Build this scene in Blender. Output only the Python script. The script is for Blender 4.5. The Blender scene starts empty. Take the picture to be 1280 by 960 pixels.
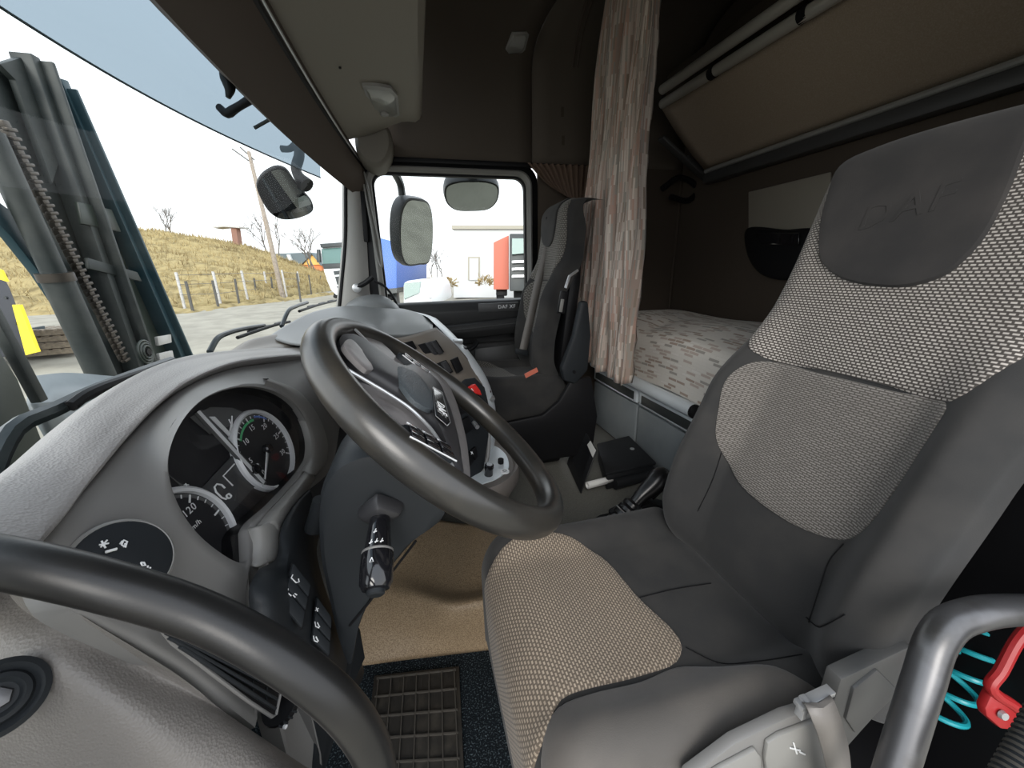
import bpy, bmesh, math, random
from mathutils import Vector, Matrix
random.seed(7)
S = bpy.context.scene
COL = S.collection
V = Vector

# ------------------------------------------------------------------ camera
F = 460.0
CAM = V((0.0, -1.12, 1.08))
YAW, PITCH, ROLL = math.radians(14), math.radians(17), math.radians(1.5)
FW = V((math.sin(YAW)*math.cos(PITCH), math.cos(YAW)*math.cos(PITCH), -math.sin(PITCH)))
_r = V((math.cos(YAW), -math.sin(YAW), 0)); _u = _r.cross(FW)
RT = _r*math.cos(ROLL) - _u*math.sin(ROLL)
UP = _r*math.sin(ROLL) + _u*math.cos(ROLL)
cd = bpy.data.cameras.new('camera'); cam = bpy.data.objects.new('camera', cd); COL.objects.link(cam)
cd.sensor_width = 36.0; cd.lens = 36.0*F/1280.0; cd.clip_start = 0.02; cd.clip_end = 500
cam.matrix_world = Matrix(((RT.x, UP.x, -FW.x, CAM.x), (RT.y, UP.y, -FW.y, CAM.y), (RT.z, UP.z, -FW.z, CAM.z), (0, 0, 0, 1)))
S.camera = cam

# ------------------------------------------------------------------ sky, sun, exposure
w = bpy.data.worlds.new('overcast_sky'); S.world = w; w.use_nodes = True
nt = w.node_tree; nt.nodes.clear()
wo = nt.nodes.new('ShaderNodeOutputWorld'); bg = nt.nodes.new('ShaderNodeBackground')
tc = nt.nodes.new('ShaderNodeTexCoord'); sep = nt.nodes.new('ShaderNodeSeparateXYZ'); rmp = nt.nodes.new('ShaderNodeValToRGB')
nz = nt.nodes.new('ShaderNodeTexNoise'); nz.inputs['Scale'].default_value = 2.2; nz.inputs['Detail'].default_value = 5
mixc = nt.nodes.new('ShaderNodeMix'); mixc.data_type = 'RGBA'; mixc.inputs[0].default_value = 0.10
rmp.color_ramp.elements[0].color = (0.95, 0.97, 1.0, 1); rmp.color_ramp.elements[1].color = (0.80, 0.88, 1.0, 1)
nt.links.new(tc.outputs['Generated'], sep.inputs[0]); nt.links.new(sep.outputs['Z'], rmp.inputs[0])
nt.links.new(tc.outputs['Generated'], nz.inputs['Vector'])
nt.links.new(rmp.outputs[0], mixc.inputs[6]); nt.links.new(nz.outputs['Fac'], mixc.inputs[7])
nt.links.new(mixc.outputs[2], bg.inputs[0]); nt.links.new(bg.outputs[0], wo.inputs[0])
bg.inputs[1].default_value = 1.75
sl = bpy.data.lights.new('hazy_sun', 'SUN'); sl.energy = 1.5; sl.angle = math.radians(30); sl.color = (1.0, 0.95, 0.88)
so = bpy.data.objects.new('hazy_sun', sl); COL.objects.link(so)
so.rotation_euler = V((-0.35, -0.80, 0.52)).to_track_quat('Z', 'Y').to_euler()
vs = S.view_settings; vs.view_transform = 'Standard'; vs.look = 'None'; vs.gamma = 1.0; vs.exposure = 0.3; vs.use_curve_mapping = False
S.cycles.max_bounces = 10; S.cycles.diffuse_bounces = 5; S.cycles.transparent_max_bounces = 12
S.cycles.caustics_reflective = False; S.cycles.caustics_refractive = False
S.cycles.sample_clamp_indirect = 6.0

# ------------------------------------------------------------------ pixel rays (photo frame 1280x960) to real points
def ray(x, y): return FW + RT*((x-640)/F) - UP*((y-480)/F)
def atX(x, y, X): d = ray(x, y); return CAM + d*((X-CAM.x)/d.x)
def atY(x, y, Y): d = ray(x, y); return CAM + d*((Y-CAM.y)/d.y)
def atZ(x, y, Z): d = ray(x, y); return CAM + d*((Z-CAM.z)/d.z)
def atD(x, y, D): return CAM + ray(x, y)*D
def atP(x, y, o, n): d = ray(x, y); return CAM + d*((o-CAM).dot(n)/d.dot(n))

# ------------------------------------------------------------------ curves
def spl(pts, n, closed=False):
    P = [V(p) for p in pts]; m = len(P)
    if m == 2 and not closed: return [P[0].lerp(P[1], i/(n-1)) for i in range(n)]
    if closed: seq = P + [P[0]]
    else: seq = P
    L = [0]
    for i in range(len(seq)-1): L.append(L[-1] + max(1e-6, (seq[i+1]-seq[i]).length**0.75))
    out = []; tot = L[-1]; k = 0
    for i in range(n):
        t = tot*i/(n if closed else n-1)
        while k < len(seq)-2 and t > L[k+1]: k += 1
        p1, p2 = seq[k], seq[k+1]
        if closed: p0 = P[(k-1) % m]; p3 = P[(k+2) % m]; d0 = (p1-p0).length**0.75; d2 = (p3-p2).length**0.75
        else:
            p0 = seq[k-1] if k > 0 else p1*2-p2; p3 = seq[k+2] if k+2 < len(seq) else p2*2-p1
            d0 = max(1e-6, (p1-p0).length**0.75); d2 = max(1e-6, (p3-p2).length**0.75)
        d1 = L[k+1]-L[k]; u = (t-L[k])/d1
        m1 = ((p1-p0)/d0 - (p2-p0)/(d0+d1) + (p2-p1)/d1)*d1
        m2 = ((p2-p1)/d1 - (p3-p1)/(d1+d2) + (p3-p2)/d2)*d1
        u2, u3 = u*u, u*u*u
        out.append(p1*(2*u3-3*u2+1) + m1*(u3-2*u2+u) + p2*(-2*u3+3*u2) + m2*(u3-u2))
    return out
def sstep(a, b, x):
    t = min(1, max(0, (x-a)/(b-a))); return t*t*(3-2*t)

# ------------------------------------------------------------------ materials
def mat(name, col, rough=0.55, metal=0.0, bump=None, var=None, spec=0.5, coat=0.0, uv=False, sheen=0.0):
    m = bpy.data.materials.new(name); m.use_nodes = True; t = m.node_tree
    b = t.nodes['Principled BSDF']
    b.inputs['Base Color'].default_value = (*col, 1); b.inputs['Roughness'].default_value = rough
    b.inputs['Metallic'].default_value = metal; b.inputs['Specular IOR Level'].default_value = spec
    b.inputs['Coat Weight'].default_value = coat; b.inputs['Sheen Weight'].default_value = sheen
    c = t.nodes.new('ShaderNodeTexCoord'); src = c.outputs['UV' if uv else 'Object']
    if var:
        sc, col2, lo, hi = var
        n = t.nodes.new('ShaderNodeTexNoise'); n.inputs['Scale'].default_value = sc; n.inputs['Detail'].default_value = 6
        r = t.nodes.new('ShaderNodeValToRGB'); r.color_ramp.elements[0].position = lo; r.color_ramp.elements[1].position = hi
        r.color_ramp.elements[0].color = (*col, 1); r.color_ramp.elements[1].color = (*col2, 1)
        t.links.new(src, n.inputs['Vector']); t.links.new(n.outputs['Fac'], r.inputs[0]); t.links.new(r.outputs[0], b.inputs['Base Color'])
    if bump:
        kind, sc, st, dist = bump
        bn = t.nodes.new('ShaderNodeBump'); bn.inputs['Strength'].default_value = st; bn.inputs['Distance'].default_value = dist
        if kind == 'v':
            n = t.nodes.new('ShaderNodeTexVoronoi'); n.inputs['Scale'].default_value = sc; o = n.outputs['Distance']
        else:
            n = t.nodes.new('ShaderNodeTexNoise'); n.inputs['Scale'].default_value = sc; n.inputs['Detail'].default_value = 4; o = n.outputs['Fac']
        t.links.new(src, n.inputs['Vector']); t.links.new(o, bn.inputs['Height']); t.links.new(bn.outputs[0], b.inputs['Normal'])
    return m
def weave(name, dark, light, bw, rh, mortar, cols=None, uvscale=1.0, rough=0.9, bump=0.35, squash=None):
    """staggered dashes on a ground: woven seat cloth, printed mattress and curtain cloth (UV in metres)"""
    m = bpy.data.materials.new(name); m.use_nodes = True; t = m.node_tree; b = t.nodes['Principled BSDF']
    b.inputs['Roughness'].default_value = rough; b.inputs['Specular IOR Level'].default_value = 0.2; b.inputs['Sheen Weight'].default_value = 0.15
    uv = t.nodes.new('ShaderNodeTexCoord')
    br = t.nodes.new('ShaderNodeTexBrick'); br.offset = 0.5; br.inputs['Scale'].default_value = 1.0
    br.inputs['Brick Width'].default_value = bw; br.inputs['Row Height'].default_value = rh; br.inputs['Mortar Size'].default_value = mortar
    br.inputs['Mortar Smooth'].default_value = 0.3; br.inputs['Bias'].default_value = 0.0
    br.inputs['Mortar'].default_value = (*dark, 1)
    t.links.new(uv.outputs['UV'], br.inputs['Vector'])
    if cols:   # random colour for each dash
        br.inputs['Color1'].default_value = (0, 0, 0, 1); br.inputs['Color2'].default_value = (1, 1, 1, 1); br.inputs['Mortar'].default_value = (0, 0, 0, 1)
        r = t.nodes.new('ShaderNodeValToRGB'); r.color_ramp.interpolation = 'CONSTANT'
        e = r.color_ramp.elements
        while len(e) < len(cols): e.new(0.5)
        for i, (p, c) in enumerate(cols): e[i].position = p; e[i].color = (*c, 1)
        t.links.new(br.outputs['Color'], r.inputs[0])
        mx = t.nodes.new('ShaderNodeMix'); mx.data_type = 'RGBA'
        t.links.new(br.outputs['Fac'], mx.inputs[0]); t.links.new(r.outputs[0], mx.inputs[6]); mx.inputs[7].default_value = (*dark, 1)
        t.links.new(mx.outputs[2], b.inputs['Base Color'])
    else:
        br.inputs['Color1'].default_value = (*light, 1); br.inputs['Color2'].default_value = (*[x*0.8 for x in light], 1)
        t.links.new(br.outputs['Color'], b.inputs['Base Color'])
    bn = t.nodes.new('ShaderNodeBump'); bn.inputs['Strength'].default_value = bump; bn.inputs['Distance'].default_value = 0.001; bn.invert = True
    t.links.new(br.outputs['Fac'], bn.inputs['Height']); t.links.new(bn.outputs[0], b.inputs['Normal'])
    return m
def glass(name, tint=(0.94, 0.97, 0.96), refl=1.0, diff=None):
    m = bpy.data.materials.new(name); m.use_nodes = True; t = m.node_tree; t.nodes.clear()
    o = t.nodes.new('ShaderNodeOutputMaterial'); tr = t.nodes.new('ShaderNodeBsdfTransparent'); tr.inputs[0].default_value = (*tint, 1)
    g = t.nodes.new('ShaderNodeBsdfGlossy'); g.inputs['Roughness'].default_value = 0.02
    f = t.nodes.new('ShaderNodeLayerWeight'); pw = t.nodes.new('ShaderNodeMath'); pw.operation = 'POWER'; pw.inputs[1].default_value = 4.0
    t.links.new(f.outputs['Facing'], pw.inputs[0]); f.inputs['Blend'].default_value = 0.5
    mu = t.nodes.new('ShaderNodeMath'); mu.operation = 'MULTIPLY_ADD'; mu.inputs[1].default_value = 0.7*refl; mu.inputs[2].default_value = 0.03*refl
    x = t.nodes.new('ShaderNodeMixShader')
    t.links.new(pw.outputs[0], mu.inputs[0]); t.links.new(mu.outputs[0], x.inputs[0]); t.links.new(tr.outputs[0], x.inputs[1]); t.links.new(g.outputs[0], x.inputs[2])
    last = x
    if diff:
        d = t.nodes.new('ShaderNodeBsdfDiffuse'); d.inputs[0].default_value = (*diff[0], 1)
        tl = t.nodes.new('ShaderNodeBsdfTranslucent'); tl.inputs[0].default_value = (*diff[0], 1)
        ad = t.nodes.new('ShaderNodeMixShader'); ad.inputs[0].default_value = 0.5
        t.links.new(d.outputs[0], ad.inputs[1]); t.links.new(tl.outputs[0], ad.inputs[2])
        y = t.nodes.new('ShaderNodeMixShader'); y.inputs[0].default_value = diff[1]
        t.links.new(x.outputs[0], y.inputs[1]); t.links.new(ad.outputs[0], y.inputs[2]); last = y
    t.links.new(last.outputs[0], o.inputs[0]); return m

M = {}
M['pad'] = mat('grained_grey_vinyl', (0.30, 0.285, 0.275), 0.42, bump=('v', 430, 0.35, 0.0012))
M['pad_low'] = mat('grained_taupe_vinyl', (0.21, 0.195, 0.18), 0.42, bump=('v', 480, 0.35, 0.0012))
M['fascia'] = mat('satin_grey_plastic', (0.20, 0.195, 0.187), 0.45, bump=('n', 900, 0.08, 0.0005))
M['fascia_lt'] = mat('light_grey_plastic', (0.27, 0.265, 0.25), 0.42)
M['dark'] = mat('dark_grey_plastic', (0.022, 0.025, 0.028), 0.5, bump=('n', 900, 0.12, 0.0006), spec=0.22)
M['black'] = mat('black_plastic', (0.008, 0.008, 0.009), 0.5, spec=0.2)
M['gloss'] = mat('gloss_black', (0.01, 0.01, 0.012), 0.12, coat=0.5)
M['rubber'] = mat('worn_black_rubber', (0.012, 0.012, 0.012), 0.36, bump=('n', 400, 0.1, 0.0006), var=(9, (0.028, 0.026, 0.023), 0.5, 0.8))
M['rim'] = mat('worn_wheel_leather', (0.024, 0.023, 0.021), 0.31, bump=('n', 500, 0.08, 0.0005), var=(12, (0.055, 0.048, 0.038), 0.45, 0.78), spec=0.8)
M['hub'] = mat('hub_grey_plastic', (0.035, 0.035, 0.038), 0.4, bump=('n', 700, 0.12, 0.0006))
M['hubpad'] = mat('hub_grained_blue_grey', (0.075, 0.088, 0.097), 0.5, bump=('v', 420, 0.5, 0.001))
M['hubside'] = mat('hub_mauve_grey', (0.24, 0.225, 0.22), 0.38, var=(30, (0.13, 0.12, 0.12), 0.5, 0.8))
M['silver'] = mat('satin_silver', (0.62, 0.63, 0.64), 0.32, 0.7)
M['chrome'] = mat('bright_metal', (0.8, 0.8, 0.8), 0.12, 1.0)
M['steel'] = mat('brushed_steel', (0.16, 0.16, 0.165), 0.36, 0.75, var=(25, (0.09, 0.087, 0.082), 0.5, 0.8))
M['white'] = mat('white_print', (0.85, 0.86, 0.86), 0.5)
M['green'] = mat('green_print', (0.10, 0.55, 0.22), 0.5)
M['blue'] = mat('blue_print', (0.12, 0.22, 0.6), 0.5)
M['dial'] = mat('dial_black', (0.018, 0.018, 0.02), 0.45)
M['dialgrey'] = mat('dial_grey', (0.10, 0.10, 0.10), 0.5)
M['ring'] = mat('dial_ring_silver', (0.78, 0.79, 0.80), 0.35, 0.1)
M['screen'] = mat('screen_dark_grey', (0.055, 0.057, 0.06), 0.3)
M['red'] = mat('red_plastic', (0.65, 0.03, 0.025), 0.35)
M['redpaint'] = mat('red_paint', (0.36, 0.018, 0.02), 0.4)
M['teal'] = mat('teal_hose', (0.02, 0.36, 0.42), 0.3)
M['seat_dark'] = mat('charcoal_seat_cloth', (0.030, 0.030, 0.030), 0.85, bump=('n', 900, 0.35, 0.0008), var=(7, (0.052, 0.049, 0.046), 0.42, 0.72), sheen=0.12, spec=0.25)
M['seat_side'] = mat('door_lit_taupe_cloth', (0.095, 0.087, 0.079), 0.6, bump=('n', 800, 0.4, 0.001), var=(6, (0.14, 0.125, 0.11), 0.4, 0.7), sheen=0.25, spec=0.25)  # paler than the charcoal cloth: light from the open door put into the colour
M['weave'] = weave('dashed_weave_cloth', (0.070, 0.062, 0.056), (0.50, 0.46, 0.42), 0.0080, 0.0050, 0.0015)
M['weave_seat'] = weave('dashed_weave_cushion', (0.15, 0.12, 0.092), (0.47, 0.385, 0.295), 0.0078, 0.0054, 0.0016)
M['weave_mid'] = weave('ribbed_weave_cloth', (0.095, 0.087, 0.078), (0.27, 0.25, 0.23), 0.012, 0.0040, 0.0013)
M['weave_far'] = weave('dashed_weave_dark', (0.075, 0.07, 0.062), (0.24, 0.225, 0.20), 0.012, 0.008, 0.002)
M['curtain'] = weave('printed_curtain_cloth', (0.40, 0.33, 0.28), (0.5, 0.4, 0.35), 0.075, 0.0085, 0.0004,
    cols=[(0.0, (0.42, 0.32, 0.27)), (0.2, (0.56, 0.47, 0.41)), (0.4, (0.37, 0.34, 0.30)), (0.58, (0.47, 0.31, 0.25)), (0.74, (0.64, 0.56, 0.49)), (0.9, (0.32, 0.25, 0.20))], bump=0.1)
M['mattress'] = weave('printed_mattress_cloth', (0.72, 0.68, 0.62), (0.5, 0.4, 0.35), 0.055, 0.0145, 0.0022,
    cols=[(0.0, (0.74, 0.70, 0.64)), (0.45, (0.42, 0.33, 0.27)), (0.60, (0.74, 0.70, 0.64)), (0.70, (0.40, 0.37, 0.33)), (0.80, (0.55, 0.46, 0.40)), (0.93, (0.78, 0.74, 0.69))], bump=0.12)
M['ceil'] = mat('taupe_headliner', (0.105, 0.088, 0.072), 0.9, bump=('n', 700, 0.3, 0.0008), spec=0.2)
M['wall'] = mat('brown_wall_cloth', (0.075, 0.06, 0.047), 0.92, bump=('n', 600, 0.3, 0.0008), spec=0.15)
M['bunkpanel'] = mat('brown_bunk_cloth', (0.33, 0.265, 0.20), 0.92, bump=('n', 500, 0.45, 0.001), var=(300, (0.40, 0.33, 0.26), 0.4, 0.7), spec=0.15)
M['header'] = mat('dark_brown_blind', (0.075, 0.055, 0.042), 0.75, bump=('n', 500, 0.2, 0.0006))
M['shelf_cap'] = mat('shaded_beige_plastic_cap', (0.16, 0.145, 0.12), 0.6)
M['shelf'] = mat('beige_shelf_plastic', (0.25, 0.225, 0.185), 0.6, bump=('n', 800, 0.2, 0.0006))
M['pillar'] = mat('pillar_grey_beige', (0.36, 0.35, 0.33), 0.55)
M['frame'] = mat('window_frame_grey', (0.22, 0.215, 0.2), 0.4)
M['locker'] = mat('blue_grey_locker', (0.25, 0.275, 0.285), 0.4, var=(8, (0.21, 0.235, 0.245), 0.4, 0.7))
M['locker_lt'] = mat('pale_blue_grey_rail', (0.72, 0.77, 0.80), 0.3, 0.1)
M['midgrey'] = mat('mid_grey_plastic', (0.085, 0.085, 0.083), 0.45, bump=('n', 700, 0.15, 0.0006))
M['carpet'] = mat('dark_speckled_carpet', (0.012, 0.016, 0.020), 0.95, bump=('n', 350, 0.8, 0.003), var=(260, (0.13, 0.17, 0.19), 0.54, 0.68), spec=0.1)
M['tunnel'] = mat('tan_speckled_liner', (0.23, 0.165, 0.10), 0.48, bump=('n', 420, 0.3, 0.0012), var=(330, (0.44, 0.33, 0.21), 0.38, 0.66), spec=0.35)
M['floor'] = mat('grey_brown_floor_liner', (0.13, 0.13, 0.115), 0.8, bump=('n', 500, 0.3, 0.001), var=(260, (0.18, 0.178, 0.16), 0.4, 0.65))
M['mat'] = mat('black_rubber_mat', (0.035, 0.032, 0.028), 0.6, bump=('n', 200, 0.3, 0.001), var=(30, (0.07, 0.062, 0.05), 0.5, 0.75))
M['matrib'] = mat('dusty_rubber_rib', (0.075, 0.068, 0.058), 0.65)
M['folder'] = mat('black_folder_card', (0.010, 0.011, 0.013), 0.55, bump=('n', 300, 0.15, 0.0008))
M['paper'] = mat('white_paper', (0.8, 0.8, 0.78), 0.7)
M['belt'] = mat('grey_belt_webbing', (0.20, 0.185, 0.17), 0.5, bump=('n', 900, 0.3, 0.0006))
M['beltdark'] = mat('black_belt_webbing', (0.03, 0.03, 0.03), 0.6)
M['trim'] = mat('door_card_dark', (0.03, 0.03, 0.03), 0.5, bump=('n', 700, 0.2, 0.0006), spec=0.3)
M['trim_lt'] = mat('door_card_grey', (0.055, 0.055, 0.055), 0.45)
M['console'] = mat('console_taupe', (0.19, 0.165, 0.14), 0.45)
M['tray'] = mat('tray_taupe', (0.17, 0.15, 0.135), 0.5, bump=('n', 500, 0.2, 0.0006))
M['tubes'] = mat('satin_tube_metal', (0.62, 0.60, 0.54), 0.35, 0.5)
M['door_curtain'] = mat('dark_brown_curtain_cloth', (0.13, 0.085, 0.06), 0.9, bump=('n', 300, 0.3, 0.001))
M['headrest'] = mat('dark_headrest_velour', (0.030, 0.029, 0.029), 0.9, bump=('n', 900, 0.35, 0.0008), var=(9, (0.05, 0.046, 0.044), 0.42, 0.75), sheen=0.1, spec=0.2)
M['dash_top'] = mat('dash_top_grey', (0.15, 0.155, 0.155), 0.42, bump=('n', 500, 0.15, 0.0006))
M['lever'] = mat('black_lever_plastic', (0.012, 0.012, 0.013), 0.28)
M['glass'] = glass('window_glass', (0.94, 0.97, 0.96), 0.22)
M['wiper'] = mat('wiper_black', (0.02, 0.028, 0.032), 0.35)
M['lens'] = glass('cluster_lens', (0.97, 0.97, 0.97), 0.8)
M['clear'] = glass('clear_lamp_lens', (0.9, 0.9, 0.88), 2.0, ((0.8, 0.8, 0.76), 0.4))
M['smoke'] = glass('smoked_visor', (0.42, 0.50, 0.56), 0.6, ((0.20, 0.25, 0.29), 0.5))
M['mirror'] = mat('mirror_glass', (0.34, 0.37, 0.36), 0.02, 1.0)
M['mast'] = mat('oily_dark_mast_steel', (0.018, 0.024, 0.023), 0.5, 0.1, var=(6, (0.05, 0.055, 0.05), 0.45, 0.75))
M['mastblue'] = mat('teal_blue_mast_paint', (0.014, 0.045, 0.058), 0.45, var=(5, (0.05, 0.085, 0.095), 0.5, 0.8))
M['mastpanel'] = mat('dark_green_mast_web', (0.018, 0.027, 0.022), 0.35, var=(4, (0.045, 0.055, 0.042), 0.45, 0.75))
M['chain'] = mat('greasy_chain_steel', (0.06, 0.05, 0.04), 0.4, 0.6)
M['yellow'] = mat('yellow_paint', (0.95, 0.72, 0.02), 0.5)
M['blockblack'] = mat('black_block_paint', (0.03, 0.032, 0.04), 0.6)
M['wood'] = mat('weathered_wood', (0.33, 0.27, 0.2), 0.85, var=(14, (0.2, 0.16, 0.12), 0.4, 0.7))
M['pole'] = mat('weathered_pole_wood', (0.36, 0.30, 0.24), 0.9, var=(8, (0.25, 0.2, 0.16), 0.4, 0.7))
M['concrete'] = mat('pale_concrete', (0.55, 0.53, 0.5), 0.9, var=(10, (0.4, 0.38, 0.35), 0.4, 0.7))
M['postdark'] = mat('dark_fence_post', (0.10, 0.095, 0.085), 0.8)
M['brick'] = mat('brown_brick_pillar', (0.28, 0.15, 0.11), 0.9)
M['gravel'] = mat('sandy_gravel', (0.26, 0.24, 0.195), 0.95, bump=('n', 3, 0.6, 0.05), var=(1.4, (0.35, 0.325, 0.265), 0.35, 0.65))
M['drygrass'] = mat('dry_grass', (0.40, 0.315, 0.155), 0.95, bump=('n', 2.5, 0.9, 0.2), var=(1.1, (0.20, 0.155, 0.075), 0.45, 0.68), spec=0.1)
M['straw'] = mat('straw_blades', (0.50, 0.40, 0.21), 0.9, spec=0.1, var=(0.35, (0.24, 0.18, 0.09), 0.42, 0.66))
M['bark'] = mat('grey_bark', (0.20, 0.18, 0.165), 0.9)
M['truckwhite'] = mat('white_truck_paint', (0.82, 0.83, 0.84), 0.3)
M['truckdark'] = mat('dark_truck_grille', (0.04, 0.045, 0.045), 0.4)
M['truckglass'] = mat('truck_windscreen', (0.12, 0.22, 0.20), 0.08, coat=0.4)
M['orange'] = mat('orange_house_wall', (0.78, 0.26, 0.10), 0.85)
M['gable'] = mat('yellow_gable', (0.85, 0.5, 0.15), 0.85)
M['roof'] = mat('slate_roof', (0.13, 0.16, 0.17), 0.7)
M['bldg'] = mat('white_render_wall', (0.62, 0.63, 0.62), 0.85)
M['bldgcream'] = mat('cream_trim', (0.40, 0.37, 0.30), 0.85)
M['redbox'] = mat('rust_red_trailer', (0.60, 0.16, 0.10), 0.6)
M['bluebox'] = mat('blue_tarpaulin', (0.10, 0.20, 0.55), 0.5)

# ------------------------------------------------------------------ object helpers
def world_origin(p):
    o = V((0, 0, 0))
    while p is not None: o = o + p.location; p = p.parent
    return o
def link(name, me, parent, loc):
    o = bpy.data.objects.new(name, me); COL.objects.link(o); o.location = loc
    if parent is not None: o.parent = parent
    return o
def tag(o, label, cat=None, group=None, kind=None):
    if label: o['label'] = label
    if cat: o['category'] = cat
    if group: o['group'] = group
    if kind: o['kind'] = kind
    return o
def thing(name, label, cat, loc, group=None):
    o = link(name, None, None, V(loc)); o.empty_display_size = 0.02; return tag(o, label, cat, group)
def struct(name, label, loc=(0, 0, 0)):
    o = link(name, None, None, V(loc)); o.empty_display_size = 0.02; o['kind'] = 'structure'; o['label'] = label; return o
class MB:
    def __init__(s): s.v = []; s.f = []; s.uv = {}
    def add(s, vs, fs, uvs=None):
        b = len(s.v); s.v += [V(p) for p in vs]; s.f += [tuple(i+b for i in f) for f in fs]
        if uvs:
            for i, q in enumerate(uvs): s.uv[b+i] = q
        return s
    def grid(s, rows, closed=False, uvs=None):
        n = len(rows[0]); m = len(rows); vs = [p for r in rows for p in r]; fs = []
        for i in range(m-1):
            for j in range(n if closed else n-1):
                k = (j+1) % n; fs.append((i*n+j, i*n+k, (i+1)*n+k, (i+1)*n+j))
        return s.add(vs, fs, [q for r in uvs for q in r] if uvs else None)
    def box(s, lo, hi):
        x0, y0, z0 = lo; x1, y1, z1 = hi
        return s.add([(x0,y0,z0),(x1,y0,z0),(x1,y1,z0),(x0,y1,z0),(x0,y0,z1),(x1,y0,z1),(x1,y1,z1),(x0,y1,z1)],
                     [(0,3,2,1),(4,5,6,7),(0,1,5,4),(1,2,6,5),(2,3,7,6),(3,0,4,7)])
    def obox(s, c, ex, ey, ez):
        c, ex, ey, ez = V(c), V(ex), V(ey), V(ez)
        P = [c+ex*a+ey*b+ez*d for d in (-1, 1) for a, b in ((-1,-1),(1,-1),(1,1),(-1,1))]
        return s.add(P, [(0,3,2,1),(4,5,6,7),(0,1,5,4),(1,2,6,5),(2,3,7,6),(3,0,4,7)])
    def beam(s, p0, p1, w, h, up=(0, 0, 1)):
        p0, p1 = V(p0), V(p1); d = (p1-p0); l = d.length; d.normalize()
        a = d.cross(V(up)).normalized(); b = a.cross(d)
        return s.obox((p0+p1)/2, d*l/2, a*w/2, b*h/2)
    def prism(s, loop, ext):
        n = len(loop); e = V(ext); P = [V(p) for p in loop] + [V(p)+e for p in loop]
        return s.add(P, [tuple(range(n))[::-1], tuple(range(n, 2*n))] + [(i, (i+1) % n, n+(i+1) % n, n+i) for i in range(n)])
    def tube(s, path, r, n=10, closed=False, caps=True, flat=None):
        P = [V(p) for p in path]; m = len(P); rows = []
        prev = None
        for i, p in enumerate(P):
            a = P[(i-1) % m] if (closed or i > 0) else p; b = P[(i+1) % m] if (closed or i < m-1) else p
            t = (b-a).normalized()
            if prev is None:
                x = t.cross(V((0, 0, 1)))
                if x.length < 0.1: x = t.cross(V((1, 0, 0)))
            else: x = prev - t*prev.dot(t)
            x.normalize(); prev = x; y = t.cross(x); rr = r[i] if isinstance(r, (list, tuple)) else r
            rows.append([p + (x*math.cos(q)+y*math.sin(q))*rr for q in [2*math.pi*k/n for k in range(n)]])
        if closed: rows.append(rows[0])
        b0 = len(s.v); s.grid(rows, True)
        if caps and not closed:
            s.f.append(tuple(b0+k for k in range(n))[::-1]); s.f.append(tuple(b0+(m-1)*n+k for k in range(n)))
        return s
    def lathe(s, prof, o, axis, n=24, capend=True):
        o, ax = V(o), V(axis).normalized(); x = ax.cross(V((0, 0, 1)))
        if x.length < 0.1: x = ax.cross(V((1, 0, 0)))
        x.normalize(); y = ax.cross(x)
        rows = [[o + ax*h + (x*math.cos(q)+y*math.sin(q))*r for q in [2*math.pi*k/n for k in range(n)]] for r, h in prof]
        b0 = len(s.v); s.grid(rows, True)
        if capend:
            s.f.append(tuple(b0+k for k in range(n))[::-1]); s.f.append(tuple(b0+(len(prof)-1)*n+k for k in range(n)))
        return s
    def build(s, name, m, parent=None, smooth=True, bevel=0.0, solid=0.0, seg=2, autosm=35):
        if parent is not None: o0 = world_origin(parent)
        else:
            xs = [p.x for p in s.v]; ys = [p.y for p in s.v]; zs = [p.z for p in s.v]
            o0 = V(((min(xs)+max(xs))/2, (min(ys)+max(ys))/2, min(zs)))
        me = bpy.data.meshes.new(name); me.from_pydata([p-o0 for p in s.v], [], s.f)
        if s.uv:
            l = me.uv_layers.new(name='UVMap')
            for lp in me.loops: l.data[lp.index].uv = s.uv.get(lp.vertex_index, (0, 0))
        bm = bmesh.new(); bm.from_mesh(me)
        if not s.uv: bmesh.ops.remove_doubles(bm, verts=bm.verts, dist=1e-6)
        bmesh.ops.recalc_face_normals(bm, faces=bm.faces)
        if bevel > 0:
            ed = [e for e in bm.edges if len(e.link_faces) == 2 and e.calc_face_angle(0) > 0.5]
            bmesh.ops.bevel(bm, geom=ed, offset=bevel, segments=seg, affect='EDGES', profile=0.5, clamp_overlap=True)
        bm.to_mesh(me); bm.free()
        me.materials.append(m if not isinstance(m, str) else M[m])
        if smooth:
            for p in me.polygons: p.use_smooth = True
            try: me.set_sharp_from_angle(angle=math.radians(autosm))
            except Exception: pass
        o = link(name, me, parent, V((0, 0, 0)) if parent is not None else o0)
        if solid:
            md = o.modifiers.new('thickness', 'SOLIDIFY'); md.thickness = solid; md.offset = -1
        return o
def loft(rows, nu, nv, closed=False):
    """smooth surface through rows of control points"""
    R = [spl(r, nu, closed) for r in rows]
    cols = [spl([r[j] for r in R], nv) for j in range(nu)]
    return [[cols[j][i] for j in range(nu)] for i in range(nv)]
def pillow(center, loop, heights, n, fn=None):
    """mesh over a closed loop: rings shrink to the centre while rising by heights[i] = (shrink, lift along n)"""
    mb = MB(); rows = []
    for sh, h in heights: rows.append([center + (p-center)*sh + n*h for p in loop])
    mb.grid(rows, True); k = len(loop); b = (len(heights)-1)*k
    mb.f.append(tuple(b+i for i in range(k))); return mb
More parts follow.
